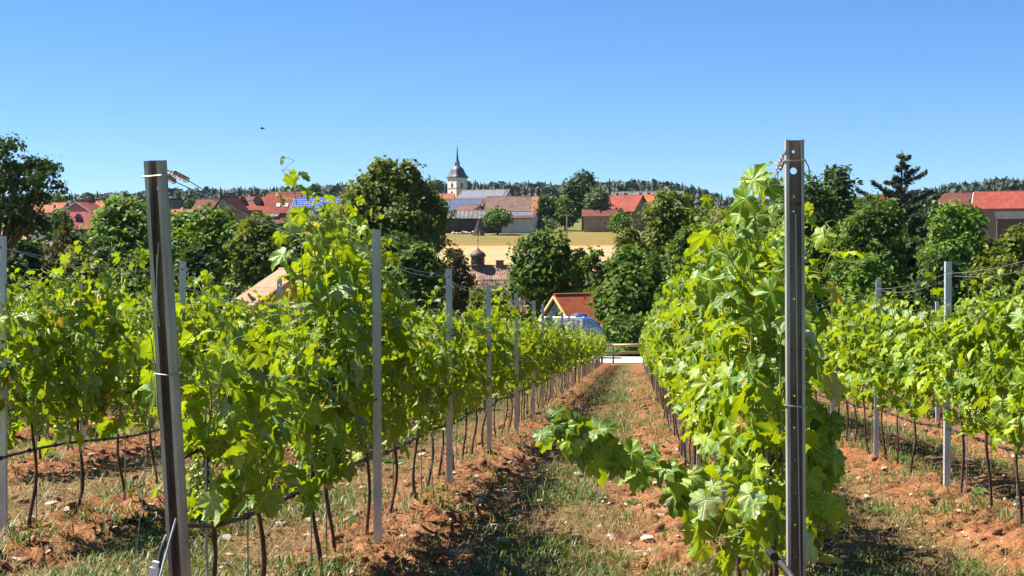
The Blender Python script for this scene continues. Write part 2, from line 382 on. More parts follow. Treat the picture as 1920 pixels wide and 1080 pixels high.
# stones: the nearest ones are pieces of the soil, each an object; the rest joined
def stone_mesh(seed):
    bm = bmesh.new(); bmesh.ops.create_icosphere(bm, subdivisions=1, radius=1)
    r = random.Random(seed)
    for v in bm.verts: v.co *= r.uniform(0.7, 1.15); v.co.z *= 0.55; v.co.x *= 1.25
    me = bpy.data.meshes.new('stone'); bm.to_mesh(me); bm.free(); me.materials.append(M['stone']); return me
SM = [stone_mesh(i) for i in range(7)]
def in_view(x, y, pad=0.03):
    a = x / y
    return (a > -0.412 - pad) & (a < 0.2545 + pad)
def scatter(n, y0, y1, seed, power=1.6):
    r = np.random.default_rng(seed)
    y = y0 + (y1 - y0) * r.random(n) ** power
    a = -0.44 + 0.72 * r.random(n)
    return a * y, y, r
x, y, r = scatter(1500, 9.2, 60, 5, 1.2)
d = np.abs(rowdist(x)); keep = r.random(1500) < np.where(np.abs(d - 0.62) < 0.28, 0.9, 0.25)
x, y = x[keep], y[keep]; o_ = np.argsort(y); x, y = x[o_], y[o_]
z = G(x, y)
for i in range(min(260, len(x))):
    s = random.choice((0.015, 0.02, 0.025, 0.03, 0.045)) * (1 + y[i] / 60)
    link('stone', SM[i % 7], SOIL, (x[i], y[i], z[i] + s * 0.2), (random.uniform(-.2, .2), random.uniform(-.2, .2), random.uniform(0, 6)), s)
def join_instances(base_V, base_F, mats4):
    """base (n,3) faces (m,k); mats4 (N,3,4) -> joined arrays"""
    Nn = len(mats4); n = len(base_V)
    V = np.einsum('nij,vj->nvi', mats4[:, :, :3], base_V) + mats4[:, None, :, 3]
    F = base_F[None] + (np.arange(Nn) * n)[:, None, None]
    return V.reshape(-1, 3), F.reshape(-1, base_F.shape[1])
def me_arrays(me):
    V = np.zeros(len(me.vertices) * 3); me.vertices.foreach_get('co', V)
    return V.reshape(-1, 3), np.array([p.vertices[:] for p in me.polygons])
def rot_mats(ax, ay, az):
    """columns"""
    return np.stack([ax, ay, az], 2)
def norm(a): return a / np.maximum(np.linalg.norm(a, axis=-1, keepdims=True), 1e-9)
# small gravel and crumbs of earth, nobody could count them
def crumbs(name, n, seed, s0, s1, mat, rowy, y1=40):
    x, y, r = scatter(n, 7.5, y1, seed, 1.7)
    d = np.abs(rowdist(x)); keep = r.random(n) < rowy(d)
    x, y = x[keep], y[keep]; k = len(x); z = G(x, y)
    s = (s0 + (s1 - s0) * r.random(k) ** 3) * (1 + y / 40)
    a = r.random(k) * 6.28; A = np.zeros((k, 3, 4))
    A[:, 0, 0] = np.cos(a) * s; A[:, 0, 1] = -np.sin(a) * s; A[:, 1, 0] = np.sin(a) * s * .8; A[:, 1, 1] = np.cos(a) * s * .8; A[:, 2, 2] = s * (0.6 + 0.5 * r.random(k))
    A[:, 0, 3] = x; A[:, 1, 3] = y; A[:, 2, 3] = z + s * 0.15
    bm = bmesh.new(); bmesh.ops.create_icosphere(bm, subdivisions=1, radius=1)
    rr = random.Random(seed)
    for v in bm.verts: v.co *= rr.uniform(0.65, 1.2)
    me = bpy.data.meshes.new('t'); bm.to_mesh(me); bm.free()
    V, F = join_instances(*me_arrays(me), A)
    tag(link(name, mesh_np(name, V, F, mat)), kind='stuff')
M['clod'] = surf('soil_clod', [(0.075, 0.033, 0.016), (0.165, 0.074, 0.035), (0.235, 0.12, 0.06)], 5, 0.95, 0.5, coord='Object', bscale=40)
tag_c = crumbs('soil_clods', 9000, 31, 0.008, 0.05, M['clod'], lambda d: np.where(d < 0.62, 0.75, 0.16))
crumbs('gravel_chips', 6000, 32, 0.005, 0.02, M['stone'], lambda d: np.where(np.abs(d - 0.6) < 0.25, 0.6, 0.2), 55)

# grass: green and dry blades down the alleys
def blades(name, n, seed, mat, dens, h0, h1, wid, flat, y1=70, power=1.5, tuft=5, label=None):
    x, y, r = scatter(n, 7.5, y1, seed, power)
    cl = fbm(x * 1.6, y * 0.9, seed, 3)
    d = np.abs(rowdist(x)); keep = r.random(n) < dens(d, cl)
    x, y = x[keep], y[keep]
    x = np.repeat(x, tuft); y = np.repeat(y, tuft); k = len(x)
    sp = 0.03 + 0.0012 * y
    x = x + r.normal(0, 1, k) * sp; y = y + r.normal(0, 1, k) * sp; z = G(x, y) - 0.006
    far = 1 + y / 28
    h = (h0 + (h1 - h0) * r.random(k) ** 2) * (0.8 + 0.2 * far); wv = wid * (0.7 + 0.6 * r.random(k)) * far
    a = r.random(k) * 6.28; lean = flat * (0.5 + r.random(k))
    dirx, diry = np.cos(a), np.sin(a)
    base = np.stack([x, y, z], 1); side = np.stack([-diry, dirx, 0 * a], 1) * wv[:, None]
    mid = base + np.stack([dirx * lean * h * .4, diry * lean * h * .4, h * .62], 1)
    tip = base + np.stack([dirx * lean * h, diry * lean * h, h * (1 - 0.35 * np.minimum(lean, 2.2))], 1)
    V = np.stack([base - side, base + side, mid + side * .8, mid - side * .8, tip], 1).reshape(-1, 3)
    i = np.arange(k)[:, None] * 5
    F = np.concatenate([i + np.array([[0, 1, 2]]), i + np.array([[0, 2, 3]]), i + np.array([[3, 2, 4]])], 0)
    return tag(link(name, mesh_np(name, V, F, mat)), kind='stuff', label=label)
mida = lambda d, c: np.where(d > 0.62, 1.0, np.where(d > 0.42, 0.42, 0.62)) * np.clip((c - 0.40) * 7, 0.02, 1)
blades('green_grass', 60000, 51, M['grass'], mida, 0.03, 0.14, 0.0034, 0.8, label='low green grass growing down the middle of the alleys')
blades('dry_grass', 38000, 52, M['straw'], lambda d, c: np.where(d > 0.55, 0.85, 0.5) * np.clip((0.62 - c) * 4 + .2, 0.1, 1), 0.04, 0.15, 0.0016, 2.2, label='dry straw coloured grass lying flat in the alleys')
# single leafy weeds
def weed_mesh(seed, n=11):
    r = random.Random(seed); b = MB()
    for i in range(n):
        a = i * 2.4 + r.uniform(-.3, .3); ln = r.uniform(0.5, 1.0); wd = ln * r.uniform(0.2, 0.3); up = r.uniform(0.25, 0.9)
        dx, dy = math.cos(a), math.sin(a); sx, sy = -dy, dx; pts = []
        for t, ww in ((0, .15), (.3, .8), (.6, 1), (.85, .6), (1, .05)):
            rr = ln * t; zz = ln * up * (t - 0.75 * t * t) + 0.02
            pts.append([(dx * rr + sx * wd * ww * q, dy * rr + sy * wd * ww * q, zz + abs(q) * 0.07 * ww) for q in (-1, 0, 1)])
        V = [p for row in pts for p in row]
        F = [(3 * j + q, 3 * j + q + 1, 3 * j + q + 4, 3 * j + q + 3) for j in range(4) for q in range(2)]
        b.add(V, F)
    return b.mesh('rosette', M['weed'], True)
WM = [weed_mesh(i, n) for i, n in enumerate((9, 13, 16, 11))]
ORD = ['first', 'second', 'third', 'fourth', 'fifth', 'sixth', 'seventh', 'eighth', 'ninth', 'tenth', 'eleventh', 'twelfth']
def ordi(i):
    i += 1
    if i <= 12: return ORD[i - 1]
    return f"{i}{'th' if 10 < i % 100 < 20 else {1: 'st', 2: 'nd', 3: 'rd'}.get(i % 10, 'th')}"
weeds = [(240, 985, .16, 'bushy green weed in the soil left of the leaning end post'), (205, 945, .14, 'small green weed behind the bushy one left of the leaning post'),
         (270, 1020, .17, 'spreading weed just left of the leaning post, lowest in the picture'), (150, 1068, .13, 'low weed at the bottom edge left of the leaning post'),
         (100, 870, .15, 'weed clump under the vines near the left edge'), (735, 868, .18, 'dark weed patch behind the first line post left of the aisle'),
         (1010, 900, .15, 'leafy weed in the middle of the grassy aisle'), (985, 935, .13, 'leafy weed nearest the camera in the grassy aisle'),
         (820, 930, .12, 'tuft of weed at the foot of the second line post'), (1690, 885, .14, 'weed between the vines in front of the right hand row'),
         (1640, 960, .16, 'dark green weed right of the tall right post'), (1800, 1062, .15, 'weed at the bottom edge near the right corner'),
         (1835, 935, .16, 'weed at the foot of the post in the right row'), (930, 770, .22, 'weed at the foot of the fourth line post on the left'),
         (1190, 935, .13, 'small weed right of the grassy aisle'), (560, 800, .2, 'weed seen between trunks behind the left row')]
def ground_hit(px, py):
    v = P(px, py, 1.0)
    lo = 3.0
    for d in np.geomspace(3, 95, 1500):
        q = v * d
        if q.z < np.interp(q.y, PY, PZ): return q
    return v * 90
for i, (px, py, s, lb) in enumerate(weeds):
    q = ground_hit(px, py); e = empty('weed', (q.x, q.y, float(G(q.x, q.y)) - 0.005), i * 1.3, label=lb, cat='weed', group='leafy weeds on the soil')
    link('rosette', WM[i % 4], e, scale=s)
# ------------------------------------------------------------------ vines
def leaf_outline(n, seed, teeth):
    r = random.Random(seed)
    key = [(0, .80), (14, .66), (27, .50), (38, .58), (50, .70), (66, .56), (80, .44), (92, .52), (102, .60), (122, .50), (140, .46), (158, .40), (170, .26), (180, .10)]
    out = []
    for i in range(n):
        a = -180 + 360 * (i + 0.5) / n
        rr = np.interp(abs(a), [k[0] for k in key], [k[1] for k in key])
        if teeth: rr *= 1.0 + (0.055 if i % 2 else -0.05) + r.uniform(-.03, .03)
        out.append((a, rr))
    return out
def leaf_geo(n, seed, inner=True, curl=0.3, teeth=True):
    r = random.Random(seed * 13 + 1); ol = leaf_outline(n, seed, teeth)
    cx, cy, ph = r.uniform(-.35, .35), r.uniform(-.1, .55) * 1.2, r.uniform(0, 6)
    def z(x, y):
        rad = math.hypot(x, y); a = abs(math.atan2(x, y))
        vein = min(abs(a - 0), abs(a - .87), abs(a - 1.78))
        return (-curl * (cy * y * abs(y) + cx * x * x * (1 if x > 0 else -.6)) - curl * .5 * rad * rad + 0.22 * vein * rad * curl * 1.6
                + (0.10 * math.sin(7 * math.atan2(x, y) + ph) + .08 * math.sin(4 * math.atan2(x, y) + 2 * ph)) * rad * rad * (1 + curl))
    V = [(0, 0, 0)]; F = []
    rings = (0.4, 0.72, 1.0) if inner else (1.0,)
    for k in rings:
        for a, rr in ol:
            q = rr * k if k == 1.0 else (0.6 * rr + 0.4 * min(rr, .48)) * k
            x, y = q * math.sin(R(a)), q * math.cos(R(a)); V.append((x, y, z(x, y)))
    for i in range(n - 1):
        F.append((0, 1 + i, 2 + i))
    if inner:
        for i in range(n - 1):
            for q in (0, n):
                F.append((1 + q + i, 1 + q + n + i, 2 + q + n + i)); F.append((1 + q + i, 2 + q + n + i, 2 + q + i))
    V = np.array(V); uv = V[:, :2] * 0.5 + 0.5
    return V, np.array(F)[:, ::-1], uv
HI = [leaf_geo(44, i, True, 0.4 + 0.25 * (i % 4)) for i in range(8)]
MID = [leaf_geo(22, i, False, 0.4 + 0.2 * (i % 3)) for i in range(6)]
LOW = [leaf_geo(8, i, False, 0.4, False) for i in range(3)]
HIM = {k: [mesh_np('leaf', V, F, M[k], True, uv) for V, F, uv in HI] for k in ('vleaf', 'vleaf_y', 'vleaf_pale')}

class VineGeo:
    """where the leaves, shoots and trunk of one vine are, in the vine's own space (y along the row)"""
    def __init__(s, seed, H=1.75, nsh=11, half=0.56, peaks=1, low=0.10, thick=1.0, dens=1.0, bare_low=0.62, nlow=20):
        r = np.random.default_rng(seed); s.r = r; s.shoots = []; s.leaf = []
        ys_ = np.linspace(-half, half, nsh) + r.normal(0, 0.035, nsh)
        pk = set(r.choice(nsh, peaks, replace=False)) if peaks else set()
        for i, y0 in enumerate(ys_):
            top = H + r.normal(0, 0.07) + (r.uniform(0.18, 0.38) if i in pk else 0)
            zb = 0.80 + r.normal(0, 0.03)
            x0 = r.normal(0, 0.03); n = max(5, int((top - zb) / 0.068 * dens))
            lx, ly = np.clip(r.normal(0, 0.10) * thick, -.14, .14), r.normal(0, 0.07); cvx = r.normal(0, 0.05)
            pts = []; side = 1 if r.random() < .5 else -1
            for k in range(n + 1):
                t = k / n
                p = np.array([x0 + lx * t + cvx * math.sin(3 * t * 1.6), y0 + ly * t + 0.03 * math.sin(t * 9 + i), zb + (top - zb) * t])
                if t > .85: p[0] += side * (t - .85) * .5 * abs(r.normal(0, .5))
                pts.append(p)
                if k == 0: continue
                side = -side
                size = (0.130 if t < .7 else 0.130 - 0.20 * (t - .7)) * r.uniform(0.55, 1.2) * (1.0 if t < .94 else .75)
                s.add_leaf(p, side, size, thick, top=t)
                if r.random() < 0.5 * dens: s.add_leaf(p, -side if r.random() < .6 else side, size * r.uniform(.5, .8), thick * 1.15, top=t)
            s.shoots.append(np.array(pts))
        for k in range(int(nlow * dens)):                       # leaves hanging about the fruit zone
            p = np.array([r.normal(0, .05), r.uniform(-half, half), bare_low + r.uniform(0, low + .2 + (.66 - bare_low))])
            s.add_leaf(p, 1 if r.random() < .5 else -1, r.uniform(.09, .14), thick * .9, top=0)
    def add_leaf(s, p, side, size, thick=1.0, top=0.5):
        r = s.r; az = r.normal(0, 0.75); out = np.array([side * math.cos(az), math.sin(az), 0])
        pet = r.uniform(.05, .12) * thick * (1 - .4 * max(0, top - .8) * 5)
        pos = p + out * pet + np.array([0, 0, r.uniform(-.02, .05)])
        el = r.normal(0.6, 0.5) + (0.35 if top > .85 else 0)
        nrm = out * math.cos(el) + np.array([0, 0, math.sin(el)]) + r.normal(0, .45, 3)
        tip = np.array([0, 0, -1.0]) + out * r.uniform(.1, .9) + r.normal(0, .38, 3)
        s.leaf.append((p, pos, nrm, tip, size))
    def arrays(s):
        pos = np.array([l[1] for l in s.leaf]); n = norm(np.array([l[2] for l in s.leaf])); t = np.array([l[3] for l in s.leaf])
        t = norm(t - n * np.sum(t * n, 1, keepdims=True)); x = np.cross(t, n); sz = np.array([l[4] for l in s.leaf])
        A = np.zeros((len(pos), 3, 4)); A[:, :, :3] = rot_mats(x, t, n) * sz[:, None, None]; A[:, :, 3] = pos
        return A
    def joined(s, geos, mat, name='foliage', keep=None):
        A = s.arrays()
        if keep is not None: A = A[:keep]
        Vs, Fs, Us, off = [], [], [], 0
        for g, (V, F, uv) in enumerate(geos):
            a = A[g::len(geos)]
            if not len(a): continue
            v, f = join_instances(V, F, a); Vs.append(v); Fs.append(f + off); Us.append(np.tile(uv, (len(a), 1))); off += len(v)
        return np.concatenate(Vs), np.concatenate(Fs), np.concatenate(Us)
def trunk_mesh(seed, h=0.82, n=6):
    r = random.Random(seed); b = MB(); pts = []; rad = []
    lean, ph = r.uniform(-.06, .06), r.uniform(0, 6)
    for i in range(9):
        t = i / 8; pts.append((0.022 * math.sin(6 * t + ph) + lean * math.sin(3.1 * t) * .5, lean * t + 0.018 * math.sin(9 * t + ph), -0.06 + (h + .06) * t)); rad.append((0.0145 - 0.005 * t) * r.uniform(.85, 1.2))
    b.tube(pts, rad, n)
    return b.mesh('trunk', M['bark'], True)
def cane_mesh(seed, half=.5):
    r = random.Random(seed); b = MB()
    b.tube([(0, 0, .80), (r.uniform(-.02, .02), half * .3, .86), (r.uniform(-.02, .02), half * .7, .85), (0, half, .84)], [.011, .010, .008, .006], 5)
    b.tube([(0, 0, .80), (r.uniform(-.02, .02), -half * .3, .865), (0, -half * .8, .85)], [.010, .009, .006], 5)
    return b.mesh('cane', M['bark'], True)
TRUNK = [trunk_mesh(i) for i in range(8)]; CANE = [cane_mesh(i) for i in range(4)]
STICK = MB().tube([(0.02, 0.03, -.05), (0.025, 0.03, 1.15)], 0.0045, 5).mesh('support_stick', M['stick'])
def cluster_mesh(seed):
    r = random.Random(seed); bm = bmesh.new()
    for k in range(46):
        t = (k / 46) ** .8; a = k * 2.4; rr = 0.042 * (1 - .8 * t) + .006
        mt = Matrix.Translation((rr * math.cos(a) * r.uniform(.5, 1.1), rr * math.sin(a) * r.uniform(.5, 1.1), -.02 - .15 * t))
        bmesh.ops.create_icosphere(bm, subdivisions=1, radius=r.uniform(.0078, .0105), matrix=mt)
    me = bpy.data.meshes.new('grape_cluster'); bm.to_mesh(me); bm.free(); me.materials.append(M['grape'])
    me.polygons.foreach_set('use_smooth', [True] * len(me.polygons)); return me
CLUS = [cluster_mesh(i) for i in range(3)]

def shoot_part(pts, leaves, parent, name='shoot', r0=.0055):
    b = MB(); n = len(pts); b.tube(pts, [r0 * (1 - .65 * i / (n - 1)) for i in range(n)], 5)
    for p, q in leaves: b.tube([p, (np.array(p) * .5 + np.array(q) * .5) + np.array([0, 0, .012]), q], .0016, 3, False)
    return b.build(name, M['shoot'], parent, True)

def place_leaves(A, parent, r, yel=0.02, pale=0.05):
    for i in range(len(A)):
        k = r.random(); mk = 'vleaf_y' if k < yel else ('vleaf_pale' if k < yel + pale else 'vleaf')
        o = bpy.data.objects.new('leaf', HIM[mk][int(r.integers(8))]); C.objects.link(o); o.parent = parent
        m = Matrix(((*A[i, 0, :3], A[i, 0, 3]), (*A[i, 1, :3], A[i, 1, 3]), (*A[i, 2, :3], A[i, 2, 3]), (0, 0, 0, 1)))
        o.matrix_local = m

def near_vine(root, g, seed, grapes=4):
    r = np.random.default_rng(seed + 900)
    A = g.arrays(); place_leaves(A, root, r)
    link('trunk', TRUNK[seed % 8], root); link('cane', CANE[seed % 4], root); link('support_stick', STICK, root, rot=(0, 0, seed))
    li = [(l[0], l[1]) for l in g.leaf]; P0 = np.array([l[0] for l in g.leaf])
    for s in g.shoots:
        own = [li[j] for j in range(len(li)) if np.min(np.linalg.norm(s - P0[j], axis=1)) < 1e-6]
        shoot_part(s, own, root)
    for k in range(grapes):
        o = link('grape_cluster', CLUS[k % 3], root, (r.normal(0, .06), r.uniform(-.4, .4), .80 + r.uniform(-.04, .06)), (r.normal(0, .15), r.normal(0, .15), r.uniform(0, 6)), r.uniform(.85, 1.2)); o['kind'] = 'stuff'

# ---- which vine stands where
ROWNAME = {r_: f'{ORD[i_]} row {s_} of the aisle' for s_, l_ in (('left', 'ABCDEF'), ('right', ('R1', 'R2', 'R3', 'R4', 'R5'))) for i_, r_ in enumerate(l_)}
SPECIAL = {'A': {0: (1.34, 1), 1: (1.08, 0), 2: (1.46, 0), 3: (2.12, 1), 4: (1.9, 1), 5: (1.52, 1), 6: (1.50, 1), 7: (1.50, 0), 8: (1.55, 1)},
           'R1': {0: (1.74, 0), 1: (1.88, 0), 2: (1.9, 1), 3: (1.9, 1), 4: (1.86, 1), 5: (1.86, 1), 6: (1.85, 1)},
           'B': {4: (1.7, 1), 5: (1.7, 2), 6: (1.55, 0)}, 'R2': {5: (1.8, 1), 6: (1.65, 1), 7: (1.55, 0)}}
vines = []
for rn, rx in ROWS.items():
    y0 = 6.42 if rn == 'A' else 6.28
    k = 0; y = y0
    while y < 92:
        a = rx / y
        if -0.45 < a < 0.30: vines.append((y, rn, k, rx))
        k += 1; y = y0 + k * 1.02
vines.sort()
LEAFY = {('A', k) for k in range(9)} | {('R1', k) for k in range(9)} | {('B', k) for k in (3, 4, 5, 6, 7)} | {('R2', k) for k in (4, 5, 6, 7)}
PROTO = []
for i, H in enumerate((1.45, 1.52, 1.58, 1.65, 1.72, 1.8, 1.88, 1.95, 1.5, 1.6, 1.75, 1.85)):
    g = VineGeo(300 + i, H, 11, .56, peaks=(i % 3), dens=1.0)
    V, F, uv = g.joined(MID, M['vleaf_j']); me = mesh_np('foliage', V, F, M['vleaf_j'], True, uv)
    b = MB()
    for s in g.shoots: b.tube(s[::3], .004, 3, False)
    PROTO.append((H, me, b.mesh('shoots', M['shoot'])))
FARA = []
FARTR = []
n_ind = 0
for (y, rn, k, rx) in vines:
    seed = hash((k * 37 + int(rx * 100) * 11)) % 100000
    rr = random.Random(seed)
    x = rx + rr.uniform(-.04, .04) - (.05 if rn == 'A' else 0); yy = y + rr.uniform(-.14, .14) * (k > 0); z = float(G(x, yy))
    base = 1.55 if rn == 'A' else (1.72 if rn in ('R1', 'R2') else 1.68)
    if rn == 'R1': base = 1.9 - 0.004 * y
    if n_ind < 300:
        n_ind += 1
        e = empty('grapevine', (x, yy, z), 0, label=f'leafy grapevine, {ordi(k)} from the near end, {ROWNAME[rn]}', cat='grapevine', group='grapevines trained along the rows')
        if (rn, k) in LEAFY:
            lowz, nlow_ = {'A': {0: (.50, 40), 1: (.52, 38), 2: (.52, 36), 3: (.55, 34), 4: (.58, 28)}, 'R1': {0: (.40, 46), 1: (.42, 40), 2: (.5, 32), 3: (.55, 26)}, 'R2': {4: (.55, 24), 5: (.55, 24)}}.get(rn, {}).get(k, (.58, 24))
            H, pk = SPECIAL.get(rn, {}).get(k, (base, 1))
            g = VineGeo(seed, H, 11, .56, peaks=pk, thick=1.15, dens=(1.22 if rn == 'A' and k < 5 else 1.1), bare_low=lowz, nlow=nlow_)
            if k == 0: g.leaf = [l for l in g.leaf if l[1][1] + yy > (6.12 if rn == 'A' else 5.80)]; g.shoots = [s for s in g.shoots if s[:, 1].min() + yy > 5.9]; g.leaf = [l for l in g.leaf if l[0][2] < .8 or min(np.min(np.linalg.norm(s - l[0], axis=1)) for s in g.shoots) < 1e-6]
            near_vine(e, g, seed, 6 if (rn == 'A' and k in (1, 2, 3)) else 3)
        else:
            H = base + rr.gauss(0, .13)
            c = sorted(PROTO, key=lambda p: abs(p[0] - H))[:4]; p = rr.choice(c)
            fl = (1 if rr.random() < .5 else -1)
            o = link('foliage', p[1], e, scale=(1 if rr.random() < .5 else -1, fl, H / p[0])); o['kind'] = 'stuff'
            link('shoots', p[2], e, scale=tuple(o.scale))
            link('trunk', TRUNK[seed % 8], e, rot=(rr.gauss(0, .05), rr.gauss(0, .05), seed), scale=(rr.uniform(.7, 1.1),) * 2 + (1,)); link('support_stick', STICK, e)
    else:
        FARA.append((x, yy, z, base + rr.gauss(0, .12), seed))
LOWP = []
for i in range(6):
    g = VineGeo(500 + i, 1.7, 8, .56, peaks=i % 2, dens=.72); A = g.arrays(); A[:, :, :3] *= 1.25; LOWP.append(A)
FL = []
for (x, y, z, H, seed) in FARA:
    A = LOWP[seed % 6].copy(); A[:, 2, :] *= 1; A[:, 2, 3] *= H / 1.7
    if seed % 2: A[:, 0, 3] *= -1
    A[:, 0, 3] += x; A[:, 1, 3] += y; A[:, 2, 3] += z; FL.append(A)
if FL:
    A = np.concatenate(FL); Vs, Fs, Us, off = [], [], [], 0
    for gi, (V, F, uv) in enumerate(LOW):
        a = A[gi::3]; v, f = join_instances(V, F, a); Vs.append(v); Fs.append(f + off); Us.append(np.tile(uv, (len(a), 1))); off += len(v)
    tag(link('distant_grapevines', mesh_np('distant_grapevines', np.concatenate(Vs), np.concatenate(Fs), M['vleaf_j'], True, np.concatenate(Us))), kind='stuff', label='far ends of the vine rows merging into green hedges')
    V0, F0 = me_arrays(MB().tube([(0, 0, -.05), (.02, .01, .4), (0, 0, .85)], .016, 4, False).mesh('t', None))
    A = np.zeros((len(FARA), 3, 4)); A[:, 0, 0] = A[:, 1, 1] = A[:, 2, 2] = 1
    A[:, :, 3] = np.array([f[:3] for f in FARA])
    v, f = join_instances(V0, F0, A); tag(link('distant_vine_trunks', mesh_np('distant_vine_trunks', v, f, M['bark'])), kind='stuff')

# long shoot of the first right-hand vine reaching out over the aisle
def arm(root_name):
    root = [o for o in C.objects if o.name.startswith('grapevine') and o.get('label', '').startswith('leafy grapevine, first') and o['label'].endswith('first row right of the aisle')][0]
    L0 = root.location
    pix = [(1420, 1010, 6.45), (1345, 975, 6.4), (1290, 930, 6.35), (1230, 885, 6.3), (1165, 850, 6.25), (1105, 825, 6.2), (1060, 808, 6.18), (1035, 802, 6.15)]
    pts = [np.array(P(*p) - L0) for p in pix]
    dense = []
    for i in range(len(pts) - 1):
        for t in np.linspace(0, 1, 5)[:-1]: dense.append(pts[i] * (1 - t) + pts[i + 1] * t)
    dense.append(pts[-1]); r = np.random.default_rng(77); lv = []; A = []
    for i, p in enumerate(dense):
        t = i / len(dense)
        for sgn in (1, -1):
            if i % 2 and sgn < 0: continue
            size = (0.12 if t < .75 else .12 - .22 * (t - .75)) * r.uniform(.7, 1.1)
            out = np.array([sgn * .25 + r.normal(0, .3), -.55 * 1 + r.normal(0, .45), .5 * sgn + r.normal(0, .3)])
            q = p + norm(out) * r.uniform(.03, .08)
            n = norm(np.array([r.normal(-.3, .4), -.75 + r.normal(0, .3), .55 + r.normal(0, .3)])); tp = np.array([r.normal(-.3, .5), r.normal(-.3, .3), -1 + r.normal(0, .5)])
            tp = norm(tp - n * np.dot(tp, n)); x = np.cross(tp, n); m = np.zeros((3, 4)); m[:, 0] = x * size; m[:, 1] = tp * size; m[:, 2] = n * size; m[:, 3] = q
            A.append(m); lv.append((p, q))
    place_leaves(np.array(A), root, r, 0.04, 0.03)
    shoot_part(dense, lv, root, 'shoot', .006)
arm('R1')

def top_leaves():
    root = [o for o in C.objects if o.get('label', '') == 'leafy grapevine, first from the near end, first row right of the aisle'][0]
    r = np.random.default_rng(5); A = []
    for px, py, d, sz, n, t in ((1412, 338, 6.15, .12, (-.4, -.7, .35), (.3, 0, 1)), (1398, 372, 6.1, .125, (-.55, -.7, .1), (-1, 0, -.35)), (1440, 350, 6.2, .11, (.1, -.8, .4), (.6, 0, .6)), (1385, 402, 6.2, .09, (-.6, -.5, .5), (-.5, -.2, -1)), (1418, 405, 6.25, .10, (-.2, -.7, .6), (.1, -.3, -1)), (1380, 440, 6.3, .11, (-.7, -.5, .5), (-.3, -.3, -1))):
        n = norm(np.array(n)); tp = np.array(t, float); tp = norm(tp - n * np.dot(tp, n)); x = np.cross(tp, n); m = np.zeros((3, 4))
        m[:, 0] = x * sz; m[:, 1] = tp * sz; m[:, 2] = n * sz; m[:, 3] = np.array(P(px, py, d) - root.location); A.append(m)
    place_leaves(np.array(A), root, r, 0, 0)
    q = [np.array(P(px, py, d) - root.location) for px, py, d in ((1425, 520, 6.3), (1420, 440, 6.28), (1412, 390, 6.22), (1412, 350, 6.18))]
    shoot_part(q, [(q[3], m[:, 3]) for m in A[:3]] + [(q[2], m[:, 3]) for m in A[3:]], root)
top_leaves()
def skirt():
    # foliage hanging low beside the upright end post
    root = [o for o in C.objects if o.get('label', '') == 'leafy grapevine, first from the near end, first row right of the aisle'][0]
    r = np.random.default_rng(15); A = []; lv = []
    for i in range(46):
        d = r.uniform(5.85, 6.25); px = r.uniform(1496, 1562) if i < 26 else r.uniform(1300, 1480); py = r.uniform(770, 1040) if i < 26 else r.uniform(880, 1060)
        if i < 26 and px > 1535 and py > 990: py -= 60
        n = norm(np.array([.25 + r.normal(0, .4), -.55 + r.normal(0, .3), .5 + r.normal(0, .3)])); tp = norm(np.array([r.normal(.1, .4), r.normal(-.2, .3), -1.0])); tp = norm(tp - n * np.dot(tp, n)); x = np.cross(tp, n)
        sz = r.uniform(.075, .13); m = np.zeros((3, 4)); m[:, 0] = x * sz; m[:, 1] = tp * sz; m[:, 2] = n * sz; m[:, 3] = np.array(P(px, py, d) - root.location); A.append(m); lv.append(m[:, 3])
    place_leaves(np.array(A), root, r, .03, .03)
    stems = [[(1500, 720, 6.1), (1530, 800, 6.05), (1545, 900, 6.0), (1530, 1010, 6.0)], [(1495, 760, 6.15), (1512, 860, 6.1), (1520, 960, 6.05), (1505, 1040, 6.0)], [(1440, 820, 6.2), (1380, 920, 6.15), (1340, 1010, 6.1)]]
    S = [[np.array(P(*q) - root.location) for q in st] for st in stems]; own = [[] for _ in S]
    for q in lv:
        k, j = min(((k, j) for k in range(3) for j in range(len(S[k]))), key=lambda kj: np.linalg.norm(S[kj[0]][kj[1]] - q))
        own[k].append((S[k][j], q))
    for st, ow in zip(S, own): shoot_part(st, ow, root, 'shoot', .004)
skirt()
# dead vine leaves lying about
M['litter'] = leaf_mat('dead_leaf', (.09, .045, .018), (.17, .095, .035), (.27, .17, .06), (.2, .12, .03), tmix=.15, nscale=3)
x, y, r = scatter(2200, 8, 45, 61, 1.5)
keep = r.random(2200) < np.where(rowdist(x) < .7, .55, .2); x, y = x[keep], y[keep]; k = len(x)
n = norm(np.stack([r.normal(0, .35, k), r.normal(0, .35, k), np.ones(k)], 1)); t = norm(np.cross(n, r.normal(0, 1, (k, 3)))); A = np.zeros((k, 3, 4))
A[:, :, :3] = rot_mats(np.cross(t, n), t, n) * (r.uniform(.03, .065, k) * (1 + y / 60))[:, None, None]; A[:, :, 3] = np.stack([x, y, G(x, y) + .012], 1)
V, F = join_instances(LOW[0][0], LOW[0][1], A)
tag(link('fallen_leaves', mesh_np('fallen_leaves', V, F, M['litter'])), kind='stuff', label='dead brown vine leaves scattered under the rows')

